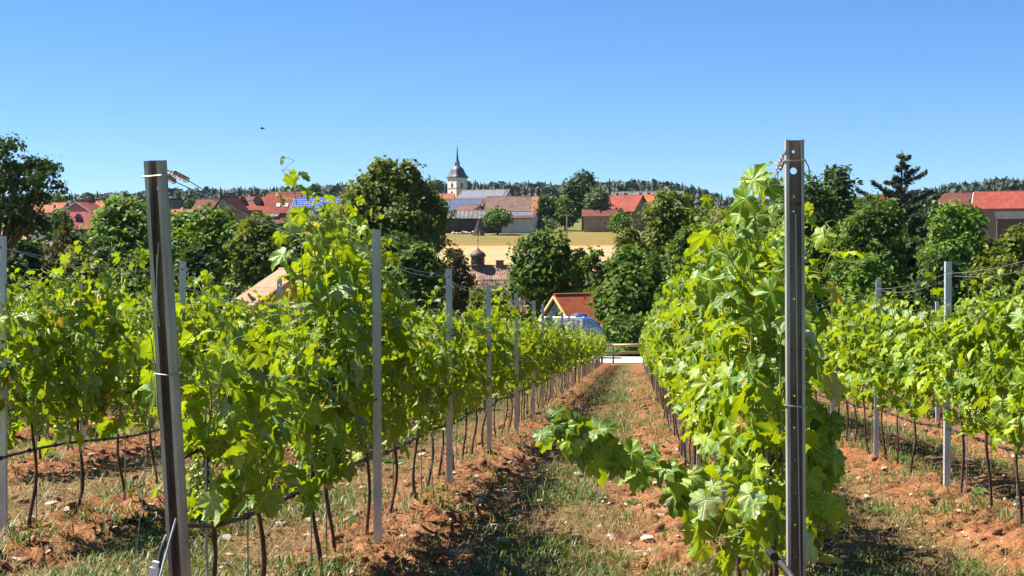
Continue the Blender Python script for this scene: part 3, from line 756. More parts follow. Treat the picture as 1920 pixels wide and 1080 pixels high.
# ------------------------------------------------------------------ posts
def channel(name, width, depth, lip, h, holes, mat, open_front, zbot=-.35, th=.0028, tabs=False, split=False):
    b = MB(); b0 = b; w2 = width / 2; sgn = 1 if open_front else -1
    yw = sgn * depth / 2                                    # web plane
    cuts = sorted(holes); z = zbot
    def face_pair(zl, zh):
        b.box((0, yw, (zl + zh) / 2), (width, th, zh - zl))
    for (zc, r_) in cuts:
        hw = w2
        if zc - hw > z + .001: face_pair(z, zc - hw)
        n = 16; ring = []; sq = []
        for k in range(n):
            a = 2 * math.pi * (k + .5) / n; c, s = math.cos(a), math.sin(a); m = max(abs(c), abs(s))
            ring.append((r_ * c, r_ * s)); sq.append((w2 * c / m, hw * s / m))
        base = len(b.v)
        for yy in (yw - th / 2, yw + th / 2):
            for p in ring + sq: b.v.append((p[0], yy, zc + p[1]))
        for k in range(n):
            k2 = (k + 1) % n
            b.f.append((base + k, base + k2, base + n + k2, base + n + k)); o = base + 2 * n
            b.f.append((o + k, o + n + k, o + n + k2, o + k2)); b.f.append((base + k, o + k, o + k2, base + k2))
        for (cx_, cz_) in ((w2, hw), (-w2, hw), (-w2, -hw), (w2, -hw)):      # the square's own corners
            pass
        # corner fills
        for q in range(4):
            ks = [(q * 4 + 1) % n, (q * 4 + 2) % n]
            cxn = [(w2, hw), (-w2, hw), (-w2, -hw), (w2, -hw)][q]
            for yy, o in ((yw - th / 2, base + n), (yw + th / 2, base + 3 * n)):
                b.v.append((cxn[0], yy, zc + cxn[1])); b.f.append((o + ks[0], o + ks[1], len(b.v) - 1))
        z = zc + hw
    if z < h: face_pair(z, h)
    if split: b = MB()
    for s in (-1, 1):
        b.box((s * (w2 - th / 2), -sgn * th * .5, (zbot + h) / 2), (th, depth, h - zbot))
        b.box((s * (w2 - lip / 2 - th * .2), -sgn * (depth / 2 + th * .5), (zbot + h) / 2 - .001), (lip, th, h - zbot - .002))
        if tabs:
            for k in range(int(h / .12)):
                b.box((s * (w2 + .002), 0, .12 + k * .12 + (.03 if s > 0 else 0)), (.004, .008, .014))
    if split: return b0.mesh('web', mat), b.mesh('flanges', M['litflange'])
    return b.mesh(name, mat)
M['litflange'] = surf('lit_grey_flange', [(0.17, 0.15, 0.138), (0.33, 0.31, 0.295), (0.50, 0.48, 0.465)], 12, 0.5, 0.1, metal=0.25, stretch=(1, 1, .2))  # flanges coloured lighter than the web, for the light their lips catch
LINE = [channel('channel', .056, .036, .010, 2.10 + dh, [(2.10 + dh - .075, .009)], M['zinc'], False, tabs=True) for dh in (0, .04, -.03)]
n_post = 0
for rn, rx in ROWS.items():
    i = 0
    for y in np.arange(6.0, 92, 4.0):
        if y == 6.0 and rn in ('A', 'R1'): i += 1; continue
        if not (-0.445 < rx / y < 0.285): i += 1; continue
        rr = random.Random(int(y * 10 + rx * 77)); x = rx + rr.uniform(-.02, .02) + (.10 if rn == 'A' and y < 30 else 0)
        lab = f"grey zinc trellis post, {ordi(i)} from the near end, {ROWNAME[rn]}"
        e = empty('trellis_post', (x, y, float(np.interp(y, PY, PZ))), 0, label=lab, cat='post', group='zinc posts along the vine rows')
        e.rotation_euler = (rr.gauss(0, .008), rr.gauss(0, .009), rr.uniform(-.12, .12) + .05)
        link('channel', LINE[rr.randrange(3)], e); i += 1; n_post += 1

def axis_empty(name, base, top, twist, **k):
    b, t = Vector(base), Vector(top); zax = (t - b).normalized(); yax = Vector((0, 1, 0)); xax = yax.cross(zax).normalized(); yax = zax.cross(xax)
    m = Matrix((xax, yax, zax)).transposed().to_4x4() @ Matrix.Rotation(twist, 4, 'Z'); m.translation = b
    o = link(name, None); o.matrix_world = m; o.empty_display_size = .1
    return tag(o, **k), (t - b).length
def helix(p0, p1, rad, turns, n=12):
    p0, p1 = Vector(p0), Vector(p1); t = (p1 - p0).normalized(); u = t.orthogonal().normalized(); v = t.cross(u); out = []
    for i in range(int(turns * n) + 1):
        a = 2 * math.pi * i / n; out.append(p0.lerp(p1, i / (turns * n)) + (u * math.cos(a) + v * math.sin(a)) * rad)
    return out
def ring_pts(w, d, z, tilt=0):
    return [(-w, -d, z), (w, -d, z + tilt), (w, d, z + tilt), (-w, d, z), (-w, -d, z)]
# left leaning end post
EA, hA = axis_empty('end_post', P(352, 1317, 5.95), P(291, 301, 5.72), R(-14), label='weathered open steel end post leaning left at the near end of the row', cat='post', group='end posts of the vine rows')
smallh = lambda h, top: [(h - top, .013)] + [(h - .36 - .24 * k, .0042) for k in range(6)]
for n_, m_ in zip(('web', 'flanges'), channel('channel', .070, .044, .016, hA, [(hA - .105, .0125)] + [(hA - .33 - .22 * k, .004) for k in range(7)], M['oldzinc'], True, split=True)): link(n_, m_, EA)
MB().tube(ring_pts(.040, .029, hA - .058, .004), .0032, 6).build('wire_tie', M['wire'], EA)
MB().tube(ring_pts(.040, .029, hA - .80, -.006), .0028, 6).build('wire_tie', M['wire'], EA)
b = MB(); b.tube([(.0, -.028, hA - .35), (-.012, -.03, hA - .55), (-.006, -.03, hA - .62)], .0022, 5); b.build('wire_end', M['wire'], EA)
# right upright end post
ER, hR = axis_empty('end_post', P(1494, 1368, 5.6), P(1489, 262, 5.58), R(3), label='tall upright brown steel end post with a row of holes beside bright leaves', cat='post', group='end posts of the vine rows')
for n_, m_ in zip(('web', 'flanges'), channel('channel', .066, .040, .011, hR, [(hR - .042, .0055), (hR - .112, .0125), (hR - .205, .005), (hR - .26, .0035)] + [(hR - .46 - .118 * k, .0036) for k in range(12)], M['oldzinc'], True, split=True)): link(n_, m_, ER)
MB().tube(ring_pts(.037, .027, hR - .078, .002), .003, 6).build('wire_tie', M['wire'], ER)
MB().tube(ring_pts(.038, .027, hR - .965, -.004), .003, 6).build('wire_tie', M['wire'], ER)
MB().tube([(.0, -.026, hR - .27), (.003, -.027, hR - .9), (.011, -.029, hR - 1.7)], .0022, 5).build('hanging_wire', M['wire'], ER)
MB().tube([(.035, -.01, hR - .07), (.05, -.012, hR - .10), (.052, -.012, hR - .13), (.044, -.012, hR - .145), (.036, -.01, hR - .12)], .0022, 5).build('wire_loop', M['rustwire'], ER)
def coil(parent_post, a, bpt, d0, d1, label):
    p0, p1 = P(*a, d0), P(*bpt, d1); e = empty('wire_coil', p0, label=label, cat='wire')
    rel = lambda q: Vector(q) - p0
    MB().tube([rel(q) for q in helix(p0, p1, .010, 8)], .0026, 5).build('winding', M['rustwire'], e)
    MB().tube([rel(p0 - (p1 - p0) * .35), rel(p1)], .0022, 5).build('core', M['wire'], e)
    return e
coil(EA, (322, 323), (352, 338), 5.75, 6.2, 'dark twisted wire coil sticking out right of the leaning post top')
coil(EA, (309, 329), (327, 340), 5.76, 6.1, 'second twisted wire coil just below, against the leaning post')
coil(ER, (1470, 292), (1460, 318), 5.62, 5.9, 'pale twisted wire coil left of the upright post top')
# ------------------------------------------------------------------ wires and drip hoses
def gy(y): return float(np.interp(y, PY, PZ))
HEIGHT = {2.03: 'top', 1.62: 'upper middle', 1.25: 'lower middle', 0.87: 'fruiting'}
for rn in ('A', 'B', 'C', 'R1', 'R2', 'R3'):
    rx = ROWS[rn]
    for hh, hn in HEIGHT.items():
        if rn in ('C', 'R3') and hh < 1.5: continue
        for sd, sn in ((-1, 'left'), (1, 'right')):
            if hh == 0.87 and sd > 0: continue
            b = MB(); pts = []
            ys0 = 6.0
            for y in np.arange(ys0, 90.1, 1.0):
                t = ((y - 6) % 4) / 4; sag = .05 * (4 * t * (1 - t)) * (1.4 if sd > 0 else .8)
                pts.append((rx + sd * .034, y, gy(y) + hh - sag - (.02 if sd > 0 else 0)))
            if rn == 'A' and hh > 2: pts[0] = tuple(P(352 if sd > 0 else 327, 338 if sd > 0 else 340, 6.15))
            if rn == 'R1' and hh > 2: pts[0] = tuple(P(1460, 318, 5.95))
            b.tube(pts, .0021, 4)
            side = '' if hh == .87 else f'{sn} '
            b.build('trellis_wire', M['wire'], label=f'{side}{hn} trellis wire along the {ROWNAME[rn]}', cat='wire', group='trellis wires')
for rn in ('A', 'B', 'C', 'R1', 'R2', 'R3'):
    rx = ROWS[rn]; e = empty('drip_hose', (rx, 6, gy(6) + .6), label=f'black drip irrigation hose along the {ROWNAME[rn]}', cat='hose', group='drip hoses'); o = e.location
    pts = []
    if rn == 'A': pts = [P(292, 1120, 5.82), P(297, 1062, 5.85), P(302, 1035, 5.86), P(311, 1008, 5.88), P(326, 992, 5.92), P(350, 985, 6.05)]
    if rn == 'R1': pts = [P(1500, 1105, 5.3), P(1478, 1072, 5.5), P(1446, 1036, 5.75)]
    for y in np.arange(6.3 if rn == 'A' else 6.6, 90, .5):
        pts.append(Vector((rx + .02 + .012 * math.sin(y * 2.1), y, gy(y) + .62 + .018 * math.sin(y * 1.7 + rx))))
    MB().tube([Vector(p) - o for p in pts], .0105 if rn != 'R1' else .0115, 7).build('pipe', M['hose'], e, True)
    for y in np.arange(6.8, 26, .51):
        if not (-.43 < rx / y < .27): continue
        z = .62 + .018 * math.sin(y * 1.7 + rx)
        MB().lathe([(.0135, -.012), (.0165, -.012), (.0165, .012), (.0135, .012)], 8).build('clip', M['clip'], e, loc=Vector((rx + .02 + .012 * math.sin(y * 2.1), y, gy(y) + z)) - o, rot=(R(87), 0, 0))
    if rn == 'A':
        MB().box((0, 0, 0), (.034, .034, .06)).box((.0, 0, .04), (.024, .024, .024)).build('valve', M['valve'], e, loc=P(289, 1078, 5.84) - o, rot=(0, .15, 0))
    if rn == 'R1':
        for (a, c) in (((1443, 1034), (1452, 1044)), ((1463, 1054), (1470, 1063))):
            p, q = P(*a, 5.72), P(*c, 5.62); MB().tube([Vector(p) - o, Vector(q) - o], .0165, 10).build('clip', M['clip'], e)
MB().tube([P(297, 455, 5.7), P(292, 560, 5.72), P(285, 700, 5.75), P(270, 900, 5.75), P(250, 1090, 5.7)], .0016, 4).build('guy_wire', M['wire'], label='thin slack wire hanging down left of the leaning end post', cat='wire')
MB().tube([P(330, 972, 5.70), P(322, 1000, 5.68), P(296, 1095, 5.6)], .0042, 6).build('anchor_rod', M['wire'], label='pale steel anchor rod in front of the leaning post foot', cat='rod')
# ------------------------------------------------------------------ trees
def fol(name, dark, mid, light, tr, tmix=.3): return leaf_mat(name, dark, mid, light, tr, tmix=tmix, nscale=.35, spec=.2, rough=.6)
M['f_green'] = fol('foliage_green', (0.016, 0.043, 0.007), (0.056, 0.112, 0.014), (0.148, 0.219, 0.022), (0.173, 0.275, 0.016))
M['f_olive'] = fol('foliage_olive', (0.025, 0.043, 0.007), (0.082, 0.114, 0.014), (0.204, 0.230, 0.022), (0.245, 0.296, 0.016))
M['f_yellow'] = fol('foliage_yellowing', (0.082, 0.090, 0.014), (0.179, 0.173, 0.022), (0.331, 0.275, 0.035), (0.386, 0.303, 0.020))
M['f_dark'] = fol('foliage_dark', (0.016, 0.036, 0.011), (0.032, 0.070, 0.016), (0.070, 0.117, 0.022), (0.082, 0.138, 0.016))
M['f_bright'] = fol('foliage_bright', (0.037, 0.086, 0.010), (0.080, 0.158, 0.017), (0.158, 0.256, 0.024), (0.219, 0.341, 0.018))
M['f_brown'] = fol('foliage_brown', (0.035, 0.034, 0.012), (0.085, 0.075, 0.022), (0.16, 0.125, 0.035), (0.14, 0.11, 0.02))
M['f_birch'] = fol('foliage_birch', (0.070, 0.103, 0.048), (0.131, 0.173, 0.076), (0.207, 0.248, 0.123), (0.165, 0.220, 0.070))
M['f_spruce'] = fol('foliage_spruce', (0.04, 0.055, 0.03), (0.085, 0.10, 0.05), (0.18, 0.18, 0.09), (0.10, 0.12, 0.05), .2)
M['wood'] = surf('tree_bark', [(.045, .032, .022), (.11, .085, .065)], 6, .95, .7, stretch=(2, 2, .4))
def quads(c, n, size, rnd, asp=.62):
    """leaf-sized faces: kinked quads at c with normals about n"""
    k = len(c); n = norm(n); t = rnd.normal(0, 1, (k, 3)); t = norm(t - n * np.sum(t * n, 1, keepdims=True)); u = np.cross(n, t)
    s = size[:, None]; a = t * s; b_ = u * s * asp; kink = n * s * .18
    V = np.stack([c - a, c - b_ * 1 + kink, c + a, c + b_ + kink], 1).reshape(-1, 3)
    i = np.arange(k)[:, None] * 4
    return V, np.concatenate([i + np.array([[0, 1, 2]]), i + np.array([[0, 2, 3]])], 0)
def crown_points(lobes, n, rnd, clump, inner=.3, per=24):
    """lobes [(centre, radii)], n leaves gathered in clumps on the lobes' skins; a clump is a flattish spray facing outwards"""
    cs = np.array([l[0] for l in lobes], float); rs = np.array([l[1] for l in lobes], float)
    wgt = (rs[:, 0] * rs[:, 2]); wgt = wgt / wgt.sum()
    nc = n // per; li = rnd.choice(len(cs), nc, p=wgt)
    dv = norm(rnd.normal(0, 1, (nc, 3))); dv[:, 2] = np.where(dv[:, 2] < -.3, -dv[:, 2] * .5, dv[:, 2]); dv = norm(dv)
    rad = 1 - inner * rnd.random((nc, 1)) ** 2 + .17 * rnd.normal(0, 1, (nc, 1)).clip(-1, 2.0)
    cc = cs[li] + dv * rs[li] * rad
    C_ = np.repeat(cc, per, 0); D = np.repeat(dv, per, 0)
    off = rnd.normal(0, 1, (len(C_), 3)) * clump * np.repeat(.45 + 1.0 * rnd.random((nc, 1)), per, 0)
    off = off - .55 * D * np.sum(off * D, 1, keepdims=True); off[:, 2] *= .8
    return C_ + off, D + rnd.normal(0, .5, (len(C_), 3)) + np.array([0, 0, .35])
def tree(label, base, h, wdt, mat, n=6000, leaf=.3, trunk=.25, seed=1, lobes=None, nl=16, cat='tree', name='tree', clump=None, group=None, sparse=0, depth=None, trk=True):
    rnd = np.random.default_rng(seed); dep = depth or wdt
    e = empty(name, base, label=label, cat=cat, group=group)
    zc0 = h * trunk; ch = h - zc0
    if lobes is None:
        lobes = []
        for i in range(nl):
            t = (i + .5) / nl; zz = zc0 + ch * (.16 + .70 * t); rmax = math.sin(math.pi * min(1, .18 + .74 * t)) ** .7
            a = i * 2.4 + rnd.uniform(-.5, .5); rr = rmax * .64 * rnd.uniform(.5, 1.12)
            s = rnd.uniform(.20, .40) * (1.0 if t < .7 else .75)
            lobes.append(((wdt / 2 * rr * math.cos(a), dep / 2 * rr * math.sin(a), zz), (wdt / 2 * s * 1.25, dep / 2 * s * 1.25, ch * s * .62)))
        lobes.append(((0, 0, zc0 + ch * .5), (wdt * .30, dep * .30, ch * .36)))
        lobes.append(((rnd.uniform(-.1, .1) * wdt, 0, h - ch * .16), (wdt * .17, dep * .17, ch * .16)))
    c, nn = crown_points(lobes, n, rnd, clump or leaf * 1.75)
    c[:, 2] = np.maximum(c[:, 2], .3)
    V, F = quads(c, nn, leaf * (.6 + .7 * rnd.random(len(c))), rnd)
    link('crown', mesh_np('crown', V, F, mat), e)['kind'] = 'stuff'
    if trk:
        b = MB(); r0 = max(.08, wdt * .032)
        b.tube([(0, 0, -.4), (.05, 0, zc0 * .6), (.0, .05, zc0 + ch * .35), (0, 0, h * .86)], [r0 * 1.25, r0, r0 * .7, r0 * .15], 8)
        for l in lobes[:9]:
            q = Vector(l[0]); z0 = zc0 + (q.z - zc0) * .35
            b.tube([(0, 0, z0), tuple(Vector((0, 0, z0)).lerp(q, .55) + Vector((0, 0, -.05 * h * .3))), tuple(q)], [r0 * .5, r0 * .32, r0 * .1], 5)
        b.build('trunk', M['wood'], e, True)
    return e
def ground_at(px, d):
    v = P(px, 480, d); return Vector((v.x, v.y, Tf(v.x, v.y)))
def tree_px(label, x0, x1, ytop, d, mat, **k):
    g = ground_at((x0 + x1) / 2, d); h = P(960, ytop, d).z - g.z; wdt = (x1 - x0) * d / FPX
    return tree(label, g, h, wdt, mat, **k)
gp = 'trees in the valley below the vineyard'
tree_px('round green tree left of the leaning end post', 150, 325, 372, 135, M['f_bright'], n=9000, leaf=.26, trunk=.12, seed=2, nl=22, group=gp)
tree_px('broad bright green tree just right of the leaning end post', 322, 480, 385, 140, M['f_bright'], n=8500, leaf=.26, trunk=.12, seed=3, nl=21, group=gp)
tree_px('dark olive tree between the bright tree and the peach roofed house', 425, 545, 398, 132, M['f_olive'], n=7500, leaf=.24, trunk=.1, seed=4, nl=20, group=gp)
tree_px('dark tree behind the tall left vine', 520, 640, 422, 138, M['f_dark'], n=6500, leaf=.26, trunk=.1, seed=5, group=gp)
tree_px('low dark tree filling the gap behind the leaning post', 262, 372, 405, 150, M['f_dark'], n=5000, leaf=.3, trunk=.08, seed=6, group=gp)
# the big double-topped tree in the middle
g = ground_at(742, 150); mpp = 150 / FPX
def lob(x, y, rx, ry, cx=742, d=150, gz=None):
    gz = g.z if gz is None else gz
    return (((x - cx) * d / FPX, random.uniform(-1, 1), P(960, y, d).z - gz), (rx * d / FPX, rx * d / FPX, ry * d / FPX))
tree('large olive tree with a double top left of the church', g, P(960, 297, 150).z - g.z, 10.4, M['f_olive'], n=15000, leaf=.25, seed=7, group=gp, lobes=[
    lob(715, 330, 26, 28), lob(760, 335, 28, 26), lob(778, 350, 24, 24), lob(690, 365, 32, 32), lob(740, 370, 48, 40), lob(790, 385, 34, 32), lob(672, 395, 30, 26), lob(700, 415, 40, 34),
    lob(760, 420, 50, 38), lob(812, 415, 30, 34), lob(735, 455, 60, 36), lob(800, 455, 36, 30), lob(680, 450, 30, 30), lob(720, 312, 14, 12), lob(768, 318, 12, 10)])
tree_px('leafy green shrub below the large olive tree', 735, 840, 455, 120, M['f_green'], n=5500, leaf=.22, trunk=.05, seed=8, group=gp)
tree_px('brownish shrub left of the chapel turret', 812, 892, 462, 128, M['f_brown'], n=3800, leaf=.2, trunk=.05, seed=9, group=gp)
tree_px('rounded dark green tree in front of the golden field', 945, 1092, 432, 135, M['f_green'], n=9500, leaf=.25, trunk=.14, seed=10, nl=21, group=gp)
tree_px('small dark bush on the right side of the rounded tree', 1068, 1112, 462, 142, M['f_dark'], n=1800, leaf=.24, trunk=.08, seed=11, group=gp)
tree_px('thin young tree at the edge of the golden field', 1092, 1140, 450, 128, M['f_green'], n=900, leaf=.2, trunk=.15, seed=12, group=gp)
tree_px('big leafy tree at the far end of the grassy aisle', 1108, 1275, 470, 109, M['f_green'], n=12000, leaf=.21, trunk=.06, seed=13, nl=23, group=gp)
tree_px('tall olive tree behind the far end of the right row', 1180, 1335, 362, 150, M['f_olive'], n=11000, leaf=.26, trunk=.1, seed=14, nl=22, group=gp)
tree_px('yellowing tree left of the tallest vine leaf', 1300, 1425, 385, 145, M['f_yellow'], n=8000, leaf=.25, trunk=.1, seed=15, nl=20, group=gp)
tree_px('dark lower tree behind the right vine row', 1225, 1400, 470, 125, M['f_dark'], n=8000, leaf=.24, trunk=.06, seed=16, nl=20, group=gp)
tree_px('dark green tree rising behind the upright end post', 1425, 1590, 322, 130, M['f_green'], n=12000, leaf=.24, trunk=.1, seed=17, nl=24, group=gp)
tree_px('dense dark tree right of the upright end post', 1545, 1725, 372, 124, M['f_green'], n=11000, leaf=.23, trunk=.08, seed=18, nl=23, group=gp)
tree_px('shaded tree between the dense dark tree and the wide right tree', 1640, 1770, 430, 128, M['f_dark'], n=7000, leaf=.24, trunk=.06, seed=19, group=gp)
tree_px('wide bright tree near the right edge', 1705, 1895, 378, 120, M['f_bright'], n=11000, leaf=.23, trunk=.08, seed=20, nl=23, group=gp)
tree_px('yellowish tree at the right edge', 1850, 1965, 428, 122, M['f_olive'], n=6000, leaf=.22, trunk=.06, seed=21, group=gp)
tree_px('round tree top peeping over behind the right end post', 1532, 1612, 313, 190, M['f_dark'], n=4500, leaf=.34, trunk=.3, seed=22, group=gp)
tree_px('low bush behind the right vine rows', 1585, 1680, 480, 112, M['f_bright'], n=3500, leaf=.2, trunk=.05, seed=23, group=gp)
tree_px('tangled shrub behind the left vine rows', 60, 175, 455, 118, M['f_brown'], n=4500, leaf=.2, trunk=.05, seed=24, group=gp)
tree_px('dark hedge tree under the left edge tree', -40, 110, 440, 112, M['f_dark'], n=6500, leaf=.22, trunk=.05, seed=25, group=gp)
# left edge tree, loose and branchy
g = ground_at(-5, 88)
def lb2(x, y, rx, ry): return lob(x, y, rx, ry, -5, 88, g.z)
tree('loose dark fruit tree at the left edge', g, P(960, 252, 88).z - g.z, 8, M['f_dark'], n=8500, leaf=.13, seed=26, clump=.26, group=gp, lobes=[
    lb2(12, 280, 24, 22), lb2(-15, 300, 36, 40), lb2(35, 318, 36, 22), lb2(75, 315, 28, 17), lb2(92, 338, 16, 16), lb2(50, 345, 36, 20), lb2(0, 355, 44, 34), lb2(110, 352, 14, 9), lb2(60, 375, 38, 20),
    lb2(20, 400, 48, 30), lb2(-20, 430, 50, 40), lb2(45, 430, 40, 30)])
# brown dying spruce
def conifer(label, px, ytop, d, wpx, mat, seed, tiers=16, droop=.25, bare=.0, n_per=70, leaf=.2, arms=None, group=None, name='spruce_tree', irregular=.25):
    rnd = np.random.default_rng(seed); g = ground_at(px, d); h = P(960, ytop, d).z - g.z; wr = wpx / 2 * d / FPX
    e = empty(name, g, label=label, cat='tree', group=group); b = MB(); b.tube([(0, 0, -.4), (0, 0, h * .5), (0, 0, h * .99)], [h * .022, h * .014, .02], 7)
    cs, ns = [], []
    if arms is None:
        arms = []
        for i in range(tiers * 6):
            t = (i + .5) / (tiers * 6); a = i * 2.4 + rnd.normal(0, .3)
            arms.append((t, a, (1 - t) ** .85 * (1 + rnd.normal(0, irregular)) + .04, -droop + .35 * t))
    for t, a, ln, dr in arms:
        z0 = h * (.12 + .86 * t); L_ = wr * max(.05, ln); p0 = np.array([0, 0, z0]); ds = np.array([math.cos(a), math.sin(a), 0])
        p1 = p0 + ds * L_ * .6 + np.array([0, 0, dr * L_ * .5]); p2 = p0 + ds * L_ + np.array([0, 0, dr * L_ * .8 + .10 * L_])
        b.tube([p0, p1, p2], [.05, .03, .012], 4, False)
        k = max(8, int(n_per * ln)); tt = rnd.uniform(bare, 1, k)[:, None]
        q = (1 - tt) ** 2 * p0 + 2 * tt * (1 - tt) * p1 + tt ** 2 * p2
        hang = np.abs(rnd.normal(0, 1, (k, 1))) * np.array([0, 0, -1.0]) * .16 * (1.2 - .6 * tt)
        q = q + rnd.normal(0, .07, (k, 3)) + hang; cs.append(q); ns.append(np.array([0, 0, .6]) + rnd.normal(0, .6, (k, 3)))
    c = np.concatenate(cs); V, F = quads(c, np.concatenate(ns), leaf * (.6 + .7 * rnd.random(len(c))), rnd, .4)
    link('crown', mesh_np('crown', V, F, mat), e)['kind'] = 'stuff'; b.build('trunk', M['wood'], e, True)
    return e
conifer('brown withering spruce below the red roofs on the left', 122, 392, 122, 70, M['f_brown'], 31, leaf=.18, group=gp)
def av(t, left, ln, dr, back=.15): return (t, (math.pi if left else 0) + (random.uniform(-back, back)) - .07, ln, dr)
arms = [av(.66, 1, 1.10, .42), av(.70, 1, .75, .75), av(.56, 1, 1.15, .10), av(.62, 0, 1.05, .55), av(.68, 0, .75, .45), av(.55, 0, 1.1, .25), av(.80, 0, .62, .55), av(.82, 0, .42, .9),
        av(.90, 1, .14, .2), av(.95, 0, .2, .3), av(.97, 1, .12, .3), av(.86, 0, .3, .4), av(.48, 1, .9, -.1), av(.46, 0, 1.0, -.05), av(.36, 1, .9, -.15), av(.36, 0, .95, -.12)]
arms += [(random.uniform(.2, .62), random.uniform(0, 6.28), random.uniform(.4, .8), random.uniform(-.15, .25)) for _ in range(22)] + [(random.uniform(.62, .98), random.uniform(0, 6.28), random.uniform(.12, .26), .2) for _ in range(16)]
arms += [(t_, random.uniform(0, 6.28), random.uniform(.55, 1.05) * (1.25 - t_), random.uniform(-.1, .35)) for t_ in np.linspace(.18, .8, 46)]
conifer('ragged sparse spruce with upswept arms on the skyline at right', 1690, 276, 135, 150, M['f_spruce'], 32, arms=arms, n_per=330, leaf=.19, bare=.1, group=gp)
# village trees
gv = 'trees in the village'
tree_px('tall round dark tree right of the big barn', 1057, 1128, 325, 415, M['f_dark'], n=7000, leaf=.55, trunk=.12, seed=41, nl=20, group=gv)
tree_px('pale birch beside the yellow house', 1100, 1146, 352, 398, M['f_birch'], n=4200, leaf=.42, trunk=.2, seed=42, nl=13, group=gv)
tree_px('round green tree left of the utility pole', 1037, 1085, 376, 400, M['f_green'], n=4500, leaf=.45, trunk=.1, seed=43, group=gv)
tree_px('bright small tree behind the round green tree', 1043, 1072, 368, 412, M['f_bright'], n=2200, leaf=.45, trunk=.1, seed=44, group=gv)
tree_px('dark tree against the end of the big barn', 1003, 1048, 372, 402, M['f_dark'], n=4200, leaf=.45, trunk=.08, seed=45, group=gv)
tree_px('small round tree standing alone in the meadow', 903, 963, 396, 380, M['f_green'], n=4500, leaf=.38, trunk=.3, seed=46, group=gv)
tree_px('grey bush by the white shed', 1000, 1040, 413, 392, M['f_birch'], n=1600, leaf=.35, trunk=.05, seed=47, group=gv)
tree_px('green tree in front of the yellow house gable', 1142, 1180, 400, 385, M['f_bright'], n=3000, leaf=.38, trunk=.1, seed=48, group=gv)
tree_px('dark tree by the grey barn roof', 1222, 1262, 362, 395, M['f_dark'], n=3000, leaf=.45, trunk=.1, seed=49, group=gv)
tree_px('dark tree behind the left red houses', 338, 392, 374, 480, M['f_dark'], n=3500, leaf=.6, trunk=.1, seed=50, group=gv)
tree_px('green tree behind the orange left roofs', 85, 130, 366, 480, M['f_green'], n=3000, leaf=.6, trunk=.1, seed=51, group=gv)
tree_px('tree showing left of the dark gabled house', 265, 330, 385, 300, M['f_green'], n=3500, leaf=.4, trunk=.1, seed=52, group=gv)
tree_px('dark tree above the solar roof', 575, 602, 350, 470, M['f_dark'], n=2000, leaf=.55, trunk=.1, seed=53, group=gv)
tree_px('leafy tree in front of the left red house', 92, 135, 392, 330, M['f_green'], n=2500, leaf=.4, trunk=.1, seed=54, group=gv)
tree_px('dark tree below the solar roofed barn', 548, 640, 408, 250, M['f_green'], n=4500, leaf=.38, trunk=.08, seed=55, group=gv)

for lb_, x0, x1, yt, d, m_, sd in (('dark thicket behind the leftmost vines', -60, 70, 470, 106, 'f_dark', 61), ('olive thicket left of the leaning post', 90, 215, 462, 107, 'f_olive', 62), ('green thicket behind the leaning post', 205, 320, 470, 108, 'f_green', 63),
        ('dark thicket right of the leaning post', 315, 425, 462, 110, 'f_dark', 64), ('green thicket above the peach roof', 540, 660, 470, 118, 'f_green', 65), ('shaded thicket below the large olive tree', 640, 760, 478, 114, 'f_dark', 66),
        ('leafy bush at the right foot of the aisle', 1200, 1320, 530, 107, 'f_green', 67), ('olive tree between the aisle tree and the golden field', 1128, 1240, 428, 128, 'f_olive', 72), ('green tree in the gap right of the tall olive tree', 1235, 1345, 430, 120, 'f_green', 73), ('dark thicket behind the right rows', 1290, 1420, 500, 108, 'f_dark', 68), ('dark thicket right of the upright post', 1420, 1560, 480, 109, 'f_dark', 69), ('dark thicket under the wide bright tree', 1690, 1830, 480, 110, 'f_dark', 70), ('olive thicket at the right edge', 1800, 1960, 470, 111, 'f_olive', 71)):
    tree_px(lb_, x0, x1, yt, d, M[m_], n=5000, leaf=.2, trunk=.03, seed=sd, name='shrub', cat='shrub', group='thickets along the road', trk=True)

tree_px('low green bush hiding the foot of the chapel', 868, 965, 538, 124, M['f_olive'], n=3500, leaf=.2, trunk=.03, seed=81, name='shrub', cat='shrub', group='thickets along the road')

tree_px('green tree on the slope behind the yellowing tree', 1285, 1365, 392, 430, M['f_green'], n=3500, leaf=.5, trunk=.08, seed=91, group=gv)
tree_px('dark tree on the slope left of the tallest leaf', 1350, 1450, 398, 440, M['f_dark'], n=3800, leaf=.5, trunk=.08, seed=92, group=gv)
tree_px('dark tree below the ridge right of the ragged spruce', 1690, 1780, 385, 420, M['f_dark'], n=3500, leaf=.5, trunk=.08, seed=93, group=gv)
tree_px('green tree on the slope right of the upright post', 1560, 1660, 385, 430, M['f_green'], n=3500, leaf=.5, trunk=.08, seed=94, group=gv)

tree_px('dark shrub right behind the rail fence', 1120, 1240, 590, 105.5, M['f_green'], n=4500, leaf=.17, trunk=.03, seed=95, name='shrub', cat='shrub', group='thickets along the road')

for lb_, x0, x1, yt, d, m_, sd in (('broad olive tree filling the belt right of the aisle', 1245, 1425, 398, 142, 'f_olive', 101), ('dark tree just left of the upright end post', 1375, 1505, 378, 140, 'f_green', 102), ('dark tree behind the left thicket', 55, 205, 425, 128, 'f_dark', 103),
        ('green tree in the gap right of the leaning post', 285, 400, 398, 146, 'f_green', 104), ('olive tree below the solar roofed barn', 465, 620, 418, 144, 'f_green', 105), ('dark tree low between the right trees', 1600, 1740, 400, 136, 'f_dark', 106), ('dark tree at the foot of the large olive tree', 640, 850, 440, 140, 'f_dark', 107)):
    tree_px(lb_, x0, x1, yt, d, M[m_], n=8000, leaf=.24, trunk=.05, seed=sd, nl=20, group=gp)
